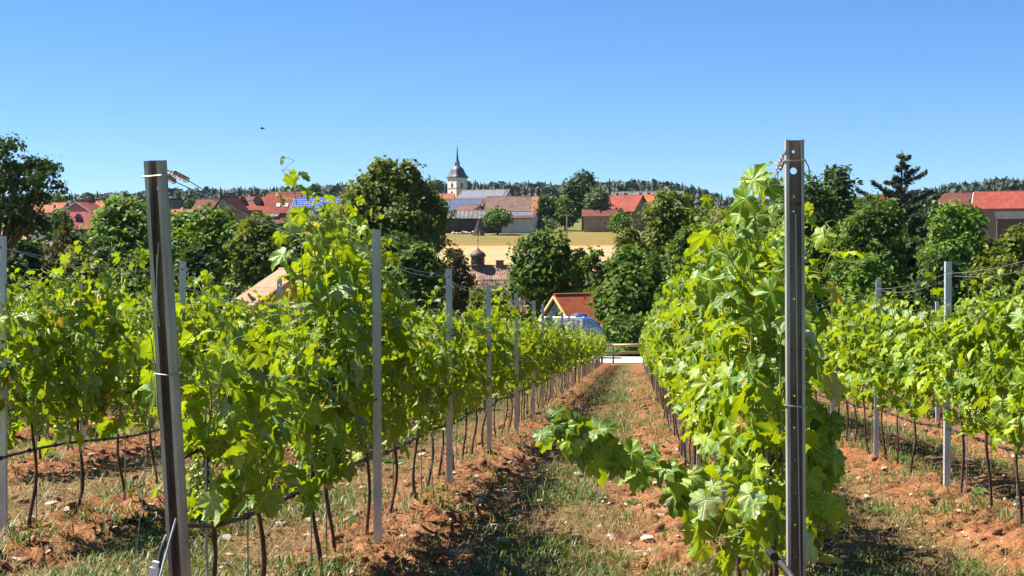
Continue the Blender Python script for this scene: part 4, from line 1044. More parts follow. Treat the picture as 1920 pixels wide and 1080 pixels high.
# ------------------------------------------------------------------ buildings
def roof_mat(name, cols, tile=.3, blotch=.5):
    m = surf(name, cols, blotch, .85, 0)
    t = m.node_tree; N, L = t.nodes, t.links; b = [n for n in N if n.type == 'BSDF_PRINCIPLED'][0]
    tc = N.new('ShaderNodeTexCoord'); sp = N.new('ShaderNodeSeparateXYZ'); L.new(tc.outputs['Object'], sp.inputs[0])
    a = math_node(N, L, 'PINGPONG', sp.outputs[0], tile * .5); c = math_node(N, L, 'MODULO', math_node(N, L, 'ADD', sp.outputs[1], 500.0), tile * 1.1)
    h = math_node(N, L, 'ADD', a, math_node(N, L, 'MULTIPLY', c, .5))
    bp = N.new('ShaderNodeBump'); bp.inputs['Strength'].default_value = .8; bp.inputs['Distance'].default_value = .25
    L.new(h, bp.inputs['Height']); L.new(bp.outputs[0], b.inputs['Normal'])
    # single darker and lighter tiles
    vo = N.new('ShaderNodeTexWhiteNoise'); vo.noise_dimensions = '2D'
    mp = N.new('ShaderNodeVectorMath'); mp.operation = 'SNAP'; mp.inputs[1].default_value = (tile, tile * 1.1, 10); L.new(tc.outputs['Object'], mp.inputs[0]); L.new(mp.outputs[0], vo.inputs['Vector'])
    src = b.inputs['Base Color'].links[0].from_socket
    hs_ = N.new('ShaderNodeHueSaturation'); L.new(src, hs_.inputs['Color'])
    mr = N.new('ShaderNodeMapRange'); mr.inputs[3].default_value = .78; mr.inputs[4].default_value = 1.2; L.new(vo.outputs[0], mr.inputs[0]); L.new(mr.outputs[0], hs_.inputs['Value'])
    L.new(hs_.outputs[0], b.inputs['Base Color'])
    return m
M['r_red'] = roof_mat('red_tiles', [(0.180, 0.033, 0.021), (0.252, 0.051, 0.030)])
M['r_crimson'] = roof_mat('crimson_tiles', [(0.192, 0.030, 0.036), (0.239, 0.045, 0.048)])
M['r_orange'] = roof_mat('orange_tiles', [(0.252, 0.077, 0.036), (0.335, 0.120, 0.060)])
M['r_brown'] = roof_mat('brown_weathered_tiles', [(0.072, 0.045, 0.033), (0.120, 0.077, 0.060), (0.180, 0.090, 0.060)], blotch=.9)
M['r_dkred'] = roof_mat('dark_red_tiles', [(0.096, 0.027, 0.021), (0.143, 0.042, 0.030)])
M['r_dark'] = roof_mat('slate_dark_tiles', [(0.018, 0.018, 0.020), (0.036, 0.033, 0.036)])
M['r_grey'] = roof_mat('grey_sheet_roof', [(0.084, 0.077, 0.077), (0.132, 0.126, 0.126)], 1.1)
M['r_peach'] = roof_mat('pale_peach_tiles', [(0.290, 0.136, 0.084), (0.334, 0.172, 0.110)], .33)
M['r_bright'] = roof_mat('bright_red_tiles', [(0.329, 0.066, 0.024), (0.395, 0.096, 0.036)], .28)
M['r_pink'] = roof_mat('old_pinkish_tiles', [(0.143, 0.072, 0.054), (0.252, 0.143, 0.107), (0.312, 0.203, 0.162)], .3, 2.0)
M['white'] = surf('white_render', [(0.405, 0.405, 0.396), (0.493, 0.493, 0.484)], 1.2, .9, .05)
M['cream'] = surf('cream_render', [(0.581, 0.537, 0.458), (0.651, 0.607, 0.528)], .8, .9, .05)
M['yellow'] = surf('yellow_render', [(0.317, 0.229, 0.106), (0.370, 0.273, 0.141)], .8, .9, .05)
M['orangew'] = surf('orange_render', [(0.352, 0.150, 0.048), (0.405, 0.185, 0.062)], .8, .9, .05)
M['pinkw'] = surf('rose_render', [(0.370, 0.176, 0.176), (0.422, 0.211, 0.211)], .8, .9, .05)
M['planks'] = surf('grey_weathered_planks', [(0.088, 0.072, 0.062), (0.158, 0.132, 0.114), (0.220, 0.185, 0.167)], 2.5, .95, .5, stretch=(6, 6, .3))
M['dplanks'] = surf('dark_planks', [(0.040, 0.031, 0.026), (0.079, 0.062, 0.053)], 2.5, .95, .5, stretch=(6, 6, .3))
M['glass'] = surf('window_glass', [(.02, .025, .03), (.04, .045, .05)], 1, .08, 0, spec=.6)
M['frame'] = surf('window_frame', [(0.572, 0.572, 0.554), (0.660, 0.660, 0.642)], 2, .6, 0)
M['trim'] = surf('yellow_bargeboard', [(0.598, 0.422, 0.176), (0.669, 0.493, 0.229)], 2, .7, 0)
M['pv_blue'] = surf('blue_solar_panel', [(0.040, 0.066, 0.299), (0.062, 0.097, 0.405)], .9, .18, 0, spec=.6)
M['pv_grey'] = surf('grey_solar_panel', [(0.114, 0.123, 0.150), (0.158, 0.167, 0.194)], .9, .3, 0, spec=.5)
M['pv_slate'] = surf('slate_solar_panel', [(0.066, 0.084, 0.123), (0.097, 0.114, 0.158)], .9, .25, 0, spec=.5)
M['alu'] = surf('panel_frame_metal', [(0.440, 0.458, 0.484), (0.528, 0.546, 0.572)], 3, .4, 0, metal=.5)
M['shut'] = surf('dark_red_shutter', [(0.123, 0.026, 0.026), (0.176, 0.044, 0.040)], 5, .7, .1)
M['slate'] = surf('blue_grey_slate', [(0.048, 0.055, 0.070), (0.088, 0.097, 0.119)], 2.5, .55, .2, spec=.5)
M['copper'] = surf('brown_copper', [(0.066, 0.040, 0.035), (0.114, 0.070, 0.062)], 4, .6, .1)
M['gold'] = surf('gilded_metal', [(0.440, 0.317, 0.088), (0.528, 0.396, 0.141)], 4, .35, 0, metal=.8)
M['brick'] = surf('chimney_brick', [(0.194, 0.079, 0.053), (0.282, 0.123, 0.079)], 3, .9, .3)

def gable(name, label, cx, d, yaw, L_, Wf, Wb, ridge_py, rf, rb, wall, roof, windows=(), chim=(), over=.45, roof2=None, split=None, panels=None, dorm=(), base=None, cat='house', trim=None, group=None, barge=None, sky=()):
    """ridge along local x; front slope (towards -y) Wf wide dropping rf, back slope Wb dropping rb"""
    c = P(cx, ridge_py, d); gz = Tf(c.x, c.y) if base is None else base
    H = c.z - gz
    e = empty(name, (c.x, c.y, gz), YAW + R(yaw), label=label, cat=cat, group=group)
    hf, hb = H - rf, H - rb; l2 = L_ / 2
    pent = [(-Wf, -.6), (Wb, -.6), (Wb, hb - .12), (0, H - .14), (-Wf, hf - .12)]
    V = [(s * l2, y, z) for s in (-1, 1) for y, z in pent]
    F = [(4, 3, 2, 1, 0), (5, 6, 7, 8, 9)] + [(i, (i + 1) % 5, 5 + (i + 1) % 5, 5 + i) for i in range(5)]
    MB().add(V, F).build('wall', wall, e)
    lo = l2 + over
    def slope(y1, z1, x0, x1, mat, th=.16, lift=0):
        dy, dz = y1, z1 - H; ln = math.hypot(dy, dz); ey, ez = dy * (1 + over / ln), dz * (1 + over / ln)
        nv = Vector((0, -ez * (1 if y1 < 0 else -1) * -1, 0))
        n = Vector((0, -dz, dy)).normalized(); n = n if n.z > 0 else -n
        P0, P1 = Vector((0, 0, H + lift)), Vector((0, ey, H + ez + lift)); t = n * th
        V = []
        for x in (x0, x1):
            for p in (P0, P1, P1 + t, P0 + t): V.append((x, p.y, p.z))
        return MB().add(V, [(0, 1, 2, 3), (7, 6, 5, 4), (0, 4, 5, 1), (1, 5, 6, 2), (2, 6, 7, 3), (3, 7, 4, 0)]).build('roof_slope', mat, e), n
    if split is None: _, nf = slope(-Wf, hf, -lo, lo, roof)
    else:
        xs_ = -lo + 2 * lo * split; _, nf = slope(-Wf, hf, -lo, xs_, roof); slope(-Wf, hf, xs_, lo, roof2 or roof, lift=.004)
    slope(Wb, hb, -lo, lo, roof2 if (roof2 and split is None) else roof)
    MB().tube([(-lo, 0, H + .12), (lo, 0, H + .12)], .14, 6).build('ridge_cap', roof, e)
    if barge:
        for s in (-1, 1):
            for y1, z1 in ((-Wf, hf), (Wb, hb)):
                MB().tube([(s * (lo + .02), 0, H - .02), (s * (lo + .02), y1 * 1.05, H + (z1 - H) * 1.05)], .13, 4).build('bargeboard', barge, e)
    for w_ in windows:
        face, u_, z, ww, hh = w_[:5]; pm = w_[5] if len(w_) > 5 else M['glass']
        if face == 'F': pos, rz = (u_, -Wf - .03, z), 0
        elif face == 'E': pos, rz = (l2 + .03, u_, z), R(90)
        else: pos, rz = (-l2 - .03, u_, z), R(-90)
        wb_ = MB()
        for sx in (-1, 1): wb_.box((sx * ww / 2, 0, 0), (.09, .1, hh + .09)); wb_.box((0, 0, sx * hh / 2), (ww - .09, .1, .09))
        f = wb_.build('window', M['frame'], e, loc=pos, rot=(0, 0, rz))
        MB().box((0, .02, 0), (ww - .05, .04, hh - .05)).build('pane', pm, f)
    for u_, hh in chim:
        MB().box((u_, Wb * .12, H + hh / 2 - .3), (.55, .55, hh + .6)).box((u_, Wb * .12, H + hh + .04), (.68, .68, .1)).build('chimney', M['brick'], e)
    sl = math.hypot(Wf, rf); ddir = Vector((0, -Wf, -rf)).normalized()
    def onroof(u_, v, lift=.2): return Vector((u_, 0, H)) + ddir * v + nf * lift
    tilt = math.atan2(rf, Wf)
    for v0, u0 in sky:
        MB().box((0, 0, 0), (.8, 1.0, .14)).build('skylight', M['frame'], e, loc=onroof(u0, v0, .22), rot=(tilt, 0, 0))
    if panels:
        nx, nyy, u0, u1, v0, v1, pm, gap = panels
        pw, ph = (u1 - u0) / nx, (v1 - v0) / nyy; gx, gy_ = gap
        pme = MB().box((0, 0, 0), (pw - gx, ph - gy_, .05)).mesh('solar_panel', pm)
        MB().box((0, 0, 0), (u1 - u0, v1 - v0, .03)).build('panel_rack', M['alu'], e, loc=onroof((u0 + u1) / 2, (v0 + v1) / 2, .20), rot=(tilt, 0, 0))
        for i in range(nx):
            for j in range(nyy): link('solar_panel', pme, e, onroof(u0 + pw * (i + .5), v0 + ph * (j + .5), .25), (tilt, 0, 0))
    for u_, v, ww in dorm:
        q = onroof(u_, v, 0); dh = ww * .9; dd = ww * 1.6
        V = [(s * ww / 2, y, z) for s in (-1, 1) for y, z in ((-.0, 0), (dd, 0), (dd, dh), (0, dh))]
        V = [(-ww / 2, 0, 0), (ww / 2, 0, 0), (ww / 2, 0, dh), (0, 0, dh * 1.6), (-ww / 2, 0, dh), (-ww / 2, dd, 0), (ww / 2, dd, 0), (ww / 2, dd, dh), (0, dd, dh * 1.6), (-ww / 2, dd, dh)]
        o = MB().add(V, [(0, 1, 2, 3, 4), (9, 8, 7, 6, 5), (0, 5, 6, 1), (1, 6, 7, 2), (2, 7, 8, 3), (3, 8, 9, 4), (4, 9, 5, 0)]).build('dormer', wall, e, loc=q)
        for s in (-1, 1):
            MB().add([(0, -.25, dh * 1.6 + .06), (s * (ww / 2 + .25), -.25, dh * .72), (s * (ww / 2 + .25), dd, dh * .72), (0, dd, dh * 1.6 + .06),
                      (0, -.25, dh * 1.6 + .2), (s * (ww / 2 + .25), -.25, dh * .72 + .14), (s * (ww / 2 + .25), dd, dh * .72 + .14), (0, dd, dh * 1.6 + .2)],
                     [(0, 1, 2, 3), (7, 6, 5, 4), (0, 4, 5, 1), (1, 5, 6, 2), (2, 6, 7, 3), (3, 7, 4, 0)]).build('roof_slope', roof, o)
        MB().box((0, -.03, dh * .55), (ww * .6, .05, dh * .7)).build('pane', M['glass'], o)
    return e
# --- left part of the village (about 8 px per metre)
gh = 'village buildings'
gable('house', 'small orange roofed house at the far left behind the fruit tree', 70, 365, 20, 5.5, 3, 3, 383, 2.6, 2.6, M['white'], M['r_orange'], chim=[(0, .8)], group=gh)
gable('house', 'orange roofed house with chimney and solar panels, far left', 105, 360, -8, 4.6, 4, 4, 381.5, 2.2, 2.2, M['cream'], M['r_orange'], chim=[(-.6, .8)], windows=[('E', 0, 4, .8, .8)], group=gh)
gable('house', 'rose red gabled house with a lower crimson roof and dormer', 160, 345, 75, 7, 3.9, 3.9, 380, 2.4, 2.4, M['pinkw'], M['r_red'], windows=[('W', 0, 5.4, .9, .9)], chim=[(1.5, 1.0)], barge=M['white'], group=gh)
gable('house', 'crimson roof with a grey gabled dormer below the rose house', 157, 338, -4, 6.2, 4.5, 2.0, 398.5, 3.6, 1.4, M['pinkw'], M['r_crimson'], dorm=[(-.4, 3.3, 1.1)], group=gh)
gable('house', 'dark roofed house peeping out between the rose house and the orange roof', 175, 362, 70, 7, 3.4, 3.4, 379, 2.6, 2.6, M['cream'], M['r_dark'], barge=M['white'], group=gh)
gable('barn', 'long orange roofed barn behind the round green tree', 213, 350, -3, 7.2, 4.6, 4, 378, 3.0, 3, M['white'], M['r_orange'], cat='barn', group=gh)
gable('house', 'dark slate roofed house just right of the leaning post', 316, 340, 60, 7, 3.5, 3.5, 374, 3.6, 3.6, M['white'], M['r_dark'], windows=[('E', -.8, 3.6, .7, .9), ('E', .8, 3.6, .7, .9)], group=gh)
gable('shed', 'low orange roof beside the dark slate house', 345, 335, -5, 4.5, 2.5, 2.5, 394, 1.2, 1.2, M['white'], M['r_orange'], cat='shed', group=gh)
gable('barn', 'dark red long roof left of the dormer house', 396, 370, -6, 6.2, 4, 4, 375, 2.6, 2.6, M['yellow'], M['r_dkred'], chim=[(1.2, .9)], cat='barn', group=gh)
gable('house', 'tan gabled wing with dark red roof beside the dormers', 432, 352, 62, 5, 3.2, 3.2, 369.5, 3.4, 3.4, M['yellow'], M['r_dkred'], windows=[('W', 0, 6.0, .8, 1.0)], group=gh)
gable('house', 'long red roofed house with two white dormers', 480, 358, -3, 9.6, 4.4, 4.4, 370, 3.0, 3.0, M['orangew'], M['r_red'], dorm=[(-2.6, 3.3, 1.3), (.9, 3.3, 1.5)], chim=[(-.6, .7)], panels=(3, 1, -1.6, .6, .6, 1.9, M['pv_slate'], (.06, .06)), windows=[('F', -3, 5.0, .9, 1.0), ('F', 0, 5.0, .9, 1.0)], group=gh)
gable('barn', 'orange red barn roof with two skylights over grey planks', 533, 345, -4, 7.0, 4.2, 4, 363.5, 4.2, 4, M['planks'], M['r_red'], sky=[(3.9, -.7), (3.9, 1.1)], cat='barn', group=gh)
gable('barn', 'brown ridge showing behind the orange red barn', 545, 372, -4, 9.5, 4.5, 4.5, 361, 3.5, 3.5, M['planks'], M['r_brown'], cat='barn', group=gh)
gable('barn', 'barn roof covered in bright blue solar panels', 597, 338, -5, 10.6, 6.2, 3.4, 371, 4.2, 2.6, M['planks'], M['r_brown'], panels=(16, 8, -5.2, 5.0, .25, 6.9, M['pv_blue'], (.10, .22)), cat='barn', group=gh)
gable('shed', 'dark plank shed with a low red roof under the skylight barn', 535, 332, -4, 5.6, 2.6, 1.5, 411, .9, .6, M['dplanks'], M['r_dkred'], cat='shed', group=gh)
gable('shed', 'grey plank shed below the skylight barn, left of the solar barn', 510, 334, -4, 2.6, 2, 1.5, 402, .5, .4, M['planks'], M['r_grey'], cat='shed', group=gh)
# --- middle of the village
gable('church_nave', 'orange church nave roof left of the tower', 826, 545, -3, 9.5, 5, 5, 364, 3.4, 3.4, M['cream'], M['r_orange'], cat='church', group=gh)
gable('barn', 'large barn with grey solar roof and white gable right of the church', 911, 470, -24, 15.5, 8, 6, 356.5, 5.4, 4.4, M['white'], M['r_grey'], panels=(4, 2, -7.2, 7.2, .5, 9.0, M['pv_grey'], (.12, .12)), windows=[('E', -1.6, 9.2, .7, .7), ('E', 0, 9.2, .8, 1.1), ('E', 1.6, 9.2, .7, .7)], chim=[(-.8, 1.2)], cat='barn', group=gh)
gable('barn', 'barn with slate blue solar roof and red edging', 868, 430, -16, 13, 6, 5, 374, 3.6, 3.0, M['shut'], M['r_dkred'], panels=(4, 2, -6.2, 6.1, .3, 6.7, M['pv_slate'], (.10, .10)), cat='barn', group=gh)
gable('house', 'small white gabled house with a red roof in front of the slate panels', 883, 418, -52, 7.5, 3.6, 3.6, 387, 1.9, 1.9, M['white'], M['r_dkred'], group=gh)
gable('barn', 'big brown barn roof with newer orange tiles at its right end', 975, 408, -3, 17.2, 7.0, 6, 369.5, 3.9, 3.6, M['planks'], M['r_brown'], roof2=M['r_orange'], split=.68, cat='barn', group=gh)
gable('barn', 'low grey roofed open shed of dark planks by the meadow', 890, 394, -2, 14.5, 5.0, 3.0, 395.5, 2.0, 1.0, M['dplanks'], M['r_grey'], cat='shed', group=gh)
gable('shed', 'white shed with solar panels on its roof', 975, 390, -14, 8.2, 3.0, 3.2, 398.5, 1.4, 1.3, M['white'], M['r_dkred'], panels=(9, 2, -4.0, 3.9, .2, 2.6, M['pv_grey'], (.08, .08)), windows=[('F', -2.8, 1.9, .7, .8)], cat='shed', group=gh)
gable('house', 'yellow gabled house with a red roof right of the birch', 1168, 402, -36, 11.5, 4.2, 4.2, 368, 4.0, 4.0, M['yellow'], M['r_red'], windows=[('E', -1, 6.4, .8, 1.0), ('E', 1.1, 6.4, .8, 1.0), ('E', -2.2, 3.4, .8, 1.1), ('E', 0, 3.4, .8, 1.1), ('E', 2.2, 3.4, .8, 1.1)], chim=[(.5, .8), (-2, .7)], group=gh)
gable('house', 'low yellow wing with a dark red roof left of the birch', 1124, 394, -3, 8.2, 3, 3, 394, 1.6, 1.6, M['yellow'], M['r_dkred'], windows=[('F', u_, 2.0, .7, 1.0) for u_ in (-3, -1, 1.4, 3.2)], group=gh)
gable('house', 'white house with a vivid red dormer roof behind the yellow house', 1208, 420, -32, 8.6, 3.8, 3.8, 366.5, 3.8, 3.8, M['white'], M['r_bright'], dorm=[(-.4, 2.8, 1.2)], chim=[(-1.4, .7), (1.2, .7)], windows=[('E', 0, 5.4, .8, 1.0)], group=gh)
gable('barn', 'very long grey barn roof behind the red houses', 1215, 460, -12, 21, 8, 7, 360, 4.6, 4.4, M['dplanks'], M['r_grey'], cat='barn', group=gh)
gable('barn', 'red roofed barn with a grey plank gable at the right edge', 1898, 330, -22, 15, 5.6, 5.0, 360, 3.6, 3.4, M['planks'], M['r_red'], barge=M['white'], cat='barn', group=gh)
gable('shed', 'dark low shed in front of the right edge barn', 1912, 315, -16, 9, 3.4, 2, 398, 1.4, 1, M['dplanks'], M['r_dark'], cat='shed', group=gh)
gable('barn', 'dark red barn roof behind the wide bright tree', 1800, 365, -14, 9.2, 4.0, 4, 363, 2.8, 2.8, M['planks'], M['r_dkred'], cat='barn', group=gh)
gable('house', 'tiny red roof glimpsed behind the ragged spruce', 1672, 330, 0, 3.6, 2.5, 2.5, 366, 1.6, 1.6, M['white'], M['r_red'], group=gh)
# --- houses close below the vineyard
gn = 'houses at the foot of the vineyard'
gable('house', 'orange walled house with a pale peach roof below the left rows', 548, 112, -71, 9.0, 4.2, 4.4, 509, 2.8, 2.9, M['orangew'], M['r_peach'], windows=[('E', -2.2, 2.1, .9, 1.3), ('E', .6, 2.1, .9, 1.3), ('W', 0, 2, 1, 1.2)], over=.5, group=gn)
gable('house', 'small white gabled house with bright red tiles and yellow bargeboards', 1090, 124, -140, 5.2, 2.3, 2.3, 555, 2.5, 2.5, M['white'], M['r_bright'], windows=[('E', 0, 2.5, .35, .5)], over=.35, barge=M['trim'], group=gn)
gable('house', 'red tiled roof half hidden by the tree behind the bright red house', 1112, 150, -5, 5.2, 4.2, 4, 512, 2.6, 2.4, M['white'], M['r_bright'], group=gn)
gable('barn', 'old brown barn roof behind bare twigs in the valley', 968, 165, -6, 6.4, 4.5, 4, 528, 3.0, 2.8, M['dplanks'], M['r_brown'], cat='barn', group=gn)
# chapel with its copper turret
ch = gable('chapel', 'old chapel with pinkish tiles and a brown onion turret', 918, 190, -6, 4.6, 4.0, 3.6, 500, 3.4, 3.0, M['cream'], M['r_pink'], cat='chapel')
def turret(parent):
    q = P(896, 500, 190); m = ch.matrix_basis.inverted() if False else None
    rel = Matrix.Rotation(-(YAW + R(-6)), 4, 'Z') @ (Vector(q) - ch.location); k = 190 / FPX
    b = MB(); w_ = 13 * k
    b.lathe([(w_, -1.6), (w_, .1), (w_ * 1.08, .14), (w_ * 1.08, .26), (w_ * .96, .3), (w_ * .96, 1.2)], 8); t = b.build('turret', M['copper'], ch, loc=rel)
    for i in range(8):
        a = R(22.5) + i * R(45); MB().box((0, 0, 0), (w_ * .36, .08, .62)).build('louvre', M['glass'], t, loc=(math.cos(a) * w_ * .94, math.sin(a) * w_ * .90, .75), rot=(0, 0, a + R(90)))
    MB().lathe([(w_ * 1.0, 1.2), (w_ * 1.18, 1.24), (w_ * 1.16, 1.42), (w_ * 1.02, 1.66), (w_ * .72, 1.88), (w_ * .38, 2.05), (w_ * .15, 2.25), (.02, 2.5)], 12).build('onion_dome', M['copper'], t, True)
    MB().tube([(0, 0, 2.2), (0, 0, 3.4)], .03, 5).lathe([(.02, 0), (.13, .12), (.02, .26)], 8, (0, 0, 3.15)).tube([(0, 0, 3.3), (0, 0, 4.1)], .025, 5).tube([(-.22, 0, 3.85), (.22, 0, 3.85)], .025, 5).build('finial', M['copper'], t)
turret(ch)
MB().box((1.3, 0, 0), (.9, .5, 1.0)).box((1.3, 0, .55), (1.05, .62, .1)).build('chimney', M['brick'], ch, loc=(0, -.2, Vector(P(918, 500, 190)).z - ch.location.z + .2))
# ------------------------------------------------------------------ church tower
def tower():
    d = 555.0; c = P(857.5, 400, d); gz = Tf(c.x, c.y); e = empty('church_tower', (c.x, c.y, gz), YAW + R(42), label='white church tower with a slate bell roof and needle spire', cat='church tower')
    z = lambda py: P(960, py, d).z - gz
    k = d / FPX; w_ = 37 * k / (math.cos(R(42)) + math.sin(R(42))); ze = z(334)
    MB().box((0, 0, ze / 2 - 1), (w_, w_, ze + 2)).build('shaft', M['cream'], e)
    MB().box((0, 0, z(353.5)), (w_ + .18, w_ + .18, .28)).build('string_course', M['pinkw'], e)
    MB().box((0, 0, ze + .12), (w_ + .5, w_ + .5, .35)).build('cornice', M['frame'], e)
    for rz in (0, R(-90)):
        mt = Matrix.Rotation(rz, 4, 'Z'); q = lambda p: mt @ Vector(p); f = -w_ / 2 - .02
        MB().box((0, 0, 0), (.85, .1, 1.5)).lathe([(.02, 0), (.42, .02)], 10, (0, 0, .7)).build('belfry_opening', M['shut'], e, loc=q((0, f, z(348))), rot=(0, 0, rz))
        o = MB().lathe([(.42, -.05), (.42, .05)], 14).build('clock_face', M['frame'], e, loc=q((0, f, z(340))), rot=(R(90), 0, rz))
        MB().box((0, .16, .06), (.05, .34, .02)).box((.1, 0, .06), (.22, .05, .02)).build('clock_hands', M['clip'], o)
        MB().lathe([(.45, -.05), (.45, .05)], 12).build('round_window', M['shut'] if rz == 0 else M['glass'], e, loc=q((0, f, z(361))), rot=(R(90), 0, rz))
    # bell shaped roof: square at the eaves
    prof = [(1.0, 334), (1.02, 333.2), (.93, 330.5), (.82, 327), (.74, 323), (.68, 319), (.58, 315.5), (.40, 312.5), (.24, 311)]
    b = MB(); rr = (w_ + .9) / 2 * math.sqrt(2); n = 24
    for j, (s, py) in enumerate(prof):
        for i in range(n):
            a = 2 * math.pi * i / n; t = j / (len(prof) - 1); m = max(abs(math.cos(a + 0)), abs(math.sin(a + 0)))
            sqr = 1 / m / math.sqrt(2); rad = rr * s * (sqr * (1 - t) + .78 * t)
            b.v.append((rad * math.cos(a), rad * math.sin(a), z(py)))
    for j in range(len(prof) - 1):
        for i in range(n): b.f.append((j * n + i, j * n + (i + 1) % n, (j + 1) * n + (i + 1) % n, (j + 1) * n + i))
    b.build('bell_roof', M['slate'], e, True)
    lw = 3.9 * k
    for i in range(8):
        a = i * R(45); MB().box((0, 0, 0), (.26, .26, z(305.5) - z(312))).build('lantern_post', M['slate'], e, loc=(lw * math.cos(a), lw * math.sin(a), (z(305.5) + z(312)) / 2), rot=(0, 0, a))
    MB().lathe([(lw * 1.05, 0), (lw * 1.05, z(310.6) - z(311.8))], 8, (0, 0, z(311.8))).build('lantern_floor', M['slate'], e)
    MB().lathe([(lw * 1.25, z(305.8)), (lw * 1.3, z(305)), (lw * .85, z(302)), (lw * .55, z(297)), (lw * .36, z(288)), (lw * .16, z(276)), (.06, z(271))], 8, rot=R(22)).build('spire', M['slate'], e)
    MB().lathe([(.03, 0), (.2, .18), (.03, .36)], 8, (0, 0, z(271.2))).build('ball', M['gold'], e)
    MB().tube([(0, 0, z(271)), (0, 0, z(264.5))], .05, 4).tube([(-.35, .35, z(266.5)), (.35, -.35, z(266.5))], .05, 4).build('cross', M['gold'], e)
tower()
# ------------------------------------------------------------------ things in the meadow
def log_tepee():
    d = 376; g = ground_at(897, d); e = empty('pole_stack', g, label='tall conical stack of leaning wooden poles in the meadow', cat='pole stack'); r = random.Random(3)
    H = P(960, 411, d).z - g.z; me = [MB().tube([(0, 0, 0), (0, 0, 1)], [.07, .035], 5).mesh('pole', M['planks']) for _ in range(1)][0]
    for i in range(46):
        a = i * 2.4; rr = r.uniform(1.05, 1.75); b0 = Vector((rr * math.cos(a), rr * math.sin(a), -.05)); t0 = Vector((r.gauss(0, .18), r.gauss(0, .18), H * r.uniform(.82, 1.05)))
        q = (t0 - b0); o = link('pole', me, e, b0, q.to_track_quat('Z', 'Y').to_euler(), (1, 1, q.length))
log_tepee()
def utility_pole(px, ytop, ybase, d, label, arms=1):
    g = ground_at(px, d); e = empty('utility_pole', g, YAW, label=label, cat='utility pole', group='utility poles'); H = P(960, ytop, d).z - g.z
    MB().tube([(0, 0, -.5), (0, 0, H)], [.15, .11], 8).build('pole', M['planks'], e, True)
    MB().box((0, -.1, H - .35), (2.6, .12, .12)).build('crossarm', M['planks'], e)
    for u_ in (-1.15, -.4, .4, 1.15): MB().lathe([(.05, 0), (.07, .06), (.04, .14), (.06, .2)], 6, (u_, -.1, H - .29)).build('insulator', M['frame'], e)
utility_pole(1063, 402, 462, 332, 'wooden utility pole with a crossarm standing in the meadow')
utility_pole(1345, 379, 420, 300, 'utility pole crossarm showing above the yellowing tree')
# rubble and light blocks along the plank shed
rk = random.Random(9)
for i, px in enumerate((850, 856, 862, 869, 875, 881, 887, 903)):
    g = ground_at(px, 384); s = rk.uniform(.45, .8)
    link_o = link('rubble_block', SM[i % 7], None, g + Vector((0, 0, s * .35)), (0, 0, rk.uniform(0, 6)), (s, s, s * 1.5))
    tag(link_o, f'pale stone block, {ordi(i)} from the left along the dark plank shed', 'stone', 'pale blocks by the plank shed')
# slide-like yellow toy frame by the yellow house
g = ground_at(1051, 388); e = empty('play_slide', g, YAW, label='small orange slide in front of the green village tree', cat='slide')
MB().add([(-1.6, -.4, .1), (1.0, -.4, 1.7), (1.0, .4, 1.7), (-1.6, .4, .1), (-1.6, -.4, .2), (1.0, -.4, 1.8), (1.0, .4, 1.8), (-1.6, .4, .2)], [(0, 1, 2, 3), (7, 6, 5, 4), (0, 4, 5, 1), (1, 5, 6, 2), (2, 6, 7, 3), (3, 7, 4, 0)]).build('chute', M['trim'], e)
for u_ in (-.35, .35): MB().tube([(1.1, u_, 0), (1.1, u_, 1.9)], .06, 5).build('leg', M['brick'], e)
MB().box((1.3, 0, 1.65), (.7, .9, .1)).build('platform', M['brick'], e)
# ------------------------------------------------------------------ fence at the end of the aisle
M['rail'] = surf('fresh_timber', [(.60, .41, .19), (.72, .52, .26)], 5, .8, .2, stretch=(.3, 4, 4))
gF = ground_at(1150, 96.6); fe = empty('rail_fence', (P(1180, 660, 96.6).x, P(1180, 660, 96.6).y, gF.z), YAW, label='pale timber rail fence closing the far end of the grassy aisle', cat='fence')
for i in range(-4, 6):
    x = (1150 + 57 * i - 1180) * 96.6 / FPX
    MB().tube([(x, .1, -.3), (x, .1, 1.22)], .06, 7).build('fence_post', M['planks'], fe)
zt = lambda py: P(960, py, 96.6).z - gF.z
for i in range(-4, 5):
    x0, x1 = [(1150 + 57 * (i + k) - 1180) * 96.6 / FPX for k in (0, 1)]
    for j, py in enumerate((647, 661)):
        MB().tube([(x0 - .04 + .1 * j, 0, zt(py) + rk.uniform(-.015, .015)), (x1 + .03 + .1 * j, 0, zt(py) + rk.uniform(-.015, .015))], .085, 7).build('rail', M['rail'], fe, True)
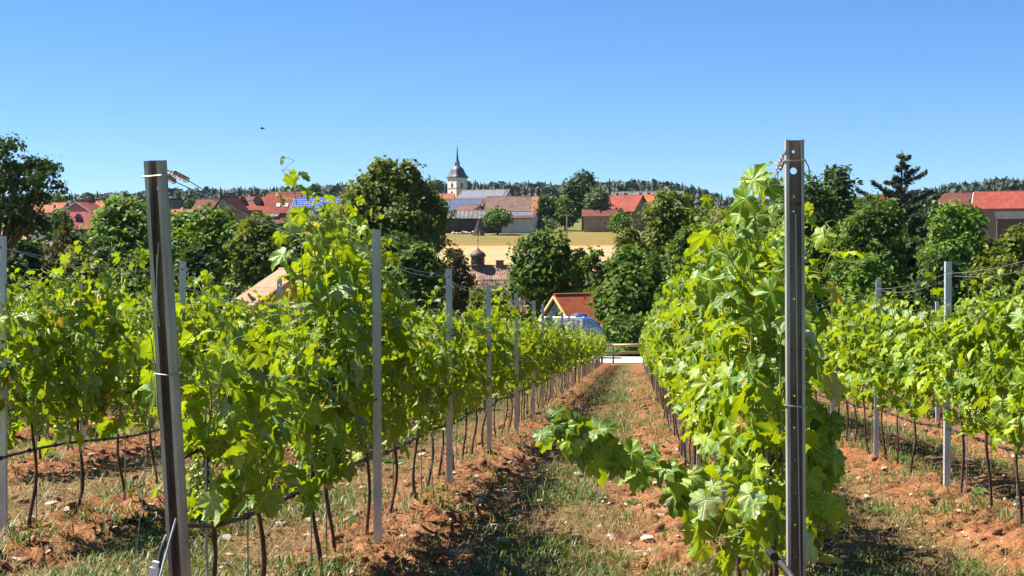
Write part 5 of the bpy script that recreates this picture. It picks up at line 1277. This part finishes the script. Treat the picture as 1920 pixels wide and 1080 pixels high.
# ------------------------------------------------------------------ vehicles on the gravel road
M['vpaint'] = surf('white_vehicle_paint', [(.74, .75, .77), (.78, .79, .8)], 1, .3, 0, spec=.5)
M['bluep'] = surf('blue_vehicle_paint', [(.05, .14, .36), (.08, .19, .42)], 1, .3, 0, spec=.5)
M['greyp'] = surf('blue_grey_panel', [(.40, .43, .48), (.46, .49, .54)], 1, .4, 0)
M['tyre'] = surf('rubber_tyre', [(.015, .015, .015), (.03, .03, .03)], 5, .9, 0)
def camper(label, px, d, py_top, L_, blue, name):
    c = P(px, py_top, d); gz = Tf(c.x, c.y) + .05; H = c.z - gz; e = empty(name, (c.x, c.y, gz), YAW, label=label, cat='camper' if blue else 'van', group=None)
    l2 = L_ / 2; W_ = 2.1; k = l2 * .36
    prof = [(-l2, .5), (-l2, H - .25), (-l2 + .25, H - .02), (k, H)]
    cur = [(k + (l2 - k) * math.sin(t), 1.55 + (H - 1.55) * math.cos(t)) for t in np.linspace(.15, math.pi / 2, 8)]
    prof = prof + cur + [(l2 + .02, .5)]
    def extr(pf, y0, y1):
        n = len(pf); V = [(x, y, z) for y in (y0, y1) for x, z in pf]
        return V, [tuple(range(n)), tuple(range(2 * n - 1, n - 1, -1))] + [(i, n + i, n + (i + 1) % n, (i + 1) % n) for i in range(n)]
    MB().add(*extr(prof, -W_ / 2, W_ / 2)).build('body', M['vpaint'], e)
    cp = [(k, H + .03)] + [(x + .03, z + .03) for x, z in cur] + [(x - .12, z - .10) for x, z in cur[::-1]] + [(k, H - .14)]
    if blue:
        MB().add(*extr(cp, -W_ / 2 - .06, W_ / 2 + .06)).build('curved_hood', M['bluep'], e, True)
        MB().add(*extr([(k, 1.62)] + [(k, H - .05)] + [(x - .02, z - .02) for x, z in cur[:-1]] + [(l2 - .03, 1.62)], -W_ / 2 - .03, W_ / 2 + .03)).build('cab_side', M['bluep'], e)
        MB().box((-l2 * .32, -W_ / 2 - .012, H - .55), (L_ * .55, .02, .7)).build('side_stripe', M['greyp'], e)
        q = MB(); x0, z0 = l2 * .46, H - .72
        q.box((x0, 0, z0), (.06, .012, .3)).box((x0 + .2, 0, z0), (.06, .012, .3)).add([(x0 - .03, -.006, z0 + .15), (x0 + .04, -.006, z0 + .15), (x0 + .23, -.006, z0 - .15), (x0 + .16, -.006, z0 - .15)], [(0, 1, 2, 3)])
        q.build('letter_n', M['vpaint'], e, loc=(0, -W_ / 2 - .045, 0))
        MB().box((k * .9, -.4, H + .12), (.75, .7, .26)).build('roof_box', M['bluep'], e)
        MB().tube([(k * .1, -.9, H + .03), (k * .1, -.9, H + .22), (k * .6, -.9, H + .22)], .03, 5).build('roof_rail', M['alu'], e)
    MB().box((-l2 * .35, -W_ / 2 - .02, 1.75), (.9, .03, .6)).build('window', M['glass'], e)
    MB().box((l2 * .5, -W_ / 2 - .02, 1.45), (.7, .03, .75)).build('door_window', M['glass'], e)
    for s in (-1, 1):
        for yy in (-1, 1):
            wb_ = MB().lathe([(.2, -.11), (.34, -.11), (.36, 0), (.34, .11), (.2, .11)], 16).build('wheel', M['tyre'], e, loc=(s * l2 * .62, yy * (W_ / 2 - .08), .34), rot=(R(90), 0, 0))
            MB().lathe([(.2, -.08), (.2, .08)], 12).build('rim', M['alu'], wb_)
camper('white camper with a blue curved front parked below the vines', 1070, 101.5, 594, 4.1, True, 'camper')
camper('white van roof showing over the right vine rows', 1532, 101, 604, 4.2, False, 'van')
# bare twiggy shrub by the old barn
def bare_shrub(px, d, hpx, label, seed):
    g = ground_at(px, d); r = random.Random(seed); H = P(960, hpx, d).z - g.z; e = empty('bare_shrub', g, label=label, cat='shrub'); b = MB()
    def grow(p, v, ln, rad, dep):
        q = p + v * ln; mid = p.lerp(q, .5) + Vector((r.gauss(0, .06), r.gauss(0, .06), 0)) * ln
        b.tube([p, mid, q], [rad, rad * .8, rad * .6], 4, False)
        if dep:
            for _ in range(r.choice((2, 3, 3))):
                w_ = (v + Vector((r.gauss(0, .55), r.gauss(0, .55), r.gauss(0.05, .35)))).normalized(); grow(q, w_, ln * r.uniform(.55, .8), rad * .6, dep - 1)
    for _ in range(4): grow(Vector((r.gauss(0, .2), r.gauss(0, .2), 0)), Vector((r.gauss(0, .3), r.gauss(0, .3), 1)).normalized(), H * .36, .09, 4)
    b.build('branches', M['wood'], e)
bare_shrub(985, 140, 535, 'bare brown twiggy shrub below the rounded dark tree', 4)
bare_shrub(915, 150, 515, 'bare branches in front of the chapel roof', 5)
# ------------------------------------------------------------------ far wood on the ridge
M['f_far'] = fol('far_conifers', (.008, .020, .014), (.013, .028, .018), (.022, .038, .022), (.03, .05, .02), .1)
M['f_fard'] = fol('far_broadleaf', (.012, .027, .013), (.021, .04, .017), (.036, .056, .022), (.05, .08, .02), .1)
def far_wood():
    rnd = np.random.default_rng(91); n = 8500
    a = rnd.uniform(-.5, .36, n); y = rnd.uniform(760, 1320, n) ** 1.0; y = 760 + (y - 760) ** 1.0; x = a * y
    px = 1187 + FPX * a; lowlim = np.interp(px, [-300, 300, 420, 700, 1300, 1700, 2200], [820, 860, 900, 950, 950, 860, 820])
    k = (y > lowlim); x, y = x[k], y[k]; n = len(x); z = T(x, y)
    con = rnd.random(n) < .52 - .3 * ((x / y) < -.30)
    h = (6 + 9 * rnd.random(n) ** 1.5) * np.where(con, 1.0, .85); rr = h * rnd.uniform(.22, .34, n)
    Vs, Fs, off = [], [], 0
    # conifers: four ragged tiers
    b = []; f = []
    for t in range(4):
        z0, z1, r0 = .06 + .22 * t, .06 + .22 * t + .36 - .03 * t, 1.0 - .23 * t; s = len(b)
        for q in range(8):
            ang = 2 * math.pi * q / 8 + t; rj = r0 * (1.12 if q % 2 else .74); b.append((rj * math.cos(ang), rj * math.sin(ang), z0 - (.03 if q % 2 else 0)))
        b.append((0, 0, min(1.0, z1)))
        for q in range(8): f.append((s + q, s + (q + 1) % 8, s + 8))
    b = np.array(b); f = np.array(f)
    def mats(i):
        A = np.zeros((len(i), 3, 4)); th = rnd.random(len(i)) * 6.28
        A[:, 0, 0] = np.cos(th) * rr[i]; A[:, 0, 1] = -np.sin(th) * rr[i]; A[:, 1, 0] = np.sin(th) * rr[i]; A[:, 1, 1] = np.cos(th) * rr[i]; A[:, 2, 2] = h[i]
        A[:, 0, 3] = x[i]; A[:, 1, 3] = y[i]; A[:, 2, 3] = z[i] - .5; return A
    i = np.where(con)[0]; V, F = join_instances(b, f, mats(i))
    tag(link('far_wood', mesh_np('far_wood', V, F, M['f_far'])), kind='stuff', label='dark conifer forest along the far ridge')
    i = np.where(~con)[0]; m = 24
    c = np.repeat(np.stack([x[i], y[i], z[i] + h[i] * .55], 1), m, 0); sc_ = np.repeat(np.stack([h[i] * .34, h[i] * .34, h[i] * .42], 1), m, 0)
    dv = norm(rnd.normal(0, 1, (len(c), 3))); c = c + dv * sc_ * (.8 + .3 * rnd.random((len(c), 1)))
    V, F = quads(c, dv + rnd.normal(0, .4, dv.shape), np.repeat(h[i], m) * .14 * (.7 + .6 * rnd.random(len(c))) * 1.32, rnd, .8)
    tag(link('far_broadleaf_wood', mesh_np('far_broadleaf_wood', V, F, M['f_fard'])), kind='stuff', label='broadleaf trees mixed into the far forest')
far_wood()
# bird high over the village
bp_ = P(492, 241, 120); e = empty('bird', bp_, label='tiny dark bird flying in the sky', cat='bird')
MB().lathe([(.01, -.18), (.05, -.1), (.055, .02), (.03, .14), (.01, .2)], 8).build('body', M['clip'], e, rot=(0, R(90), 0))
for s in (-1, 1): MB().add([(-.06, 0, .02), (.07, 0, .02), (.05, s * .2, .09), (-.03, s * .22, .09), (-.05, s * .42, .03), (-.06, 0, .035), (.07, 0, .035), (.05, s * .2, .1), (-.03, s * .22, .1)], [(0, 1, 2, 3), (8, 7, 6, 5), (3, 2, 4), (7, 8, 4), (0, 5, 6, 1)]).build('wing', M['clip'], e)

# ------------------------------------------------------------------ air
m, t, N, L = new_mat('haze_air'); out = N.new('ShaderNodeOutputMaterial'); pv = N.new('ShaderNodeVolumePrincipled')
pv.inputs['Color'].default_value = (.6, .78, 1, 1); pv.inputs['Density'].default_value = 0.00003; pv.inputs['Anisotropy'].default_value = 0.2
L.new(pv.outputs[0], out.inputs['Volume'])
MB().box((0, 2250, 44), (6600, 4800, 112)).build('haze', m, kind='stuff')
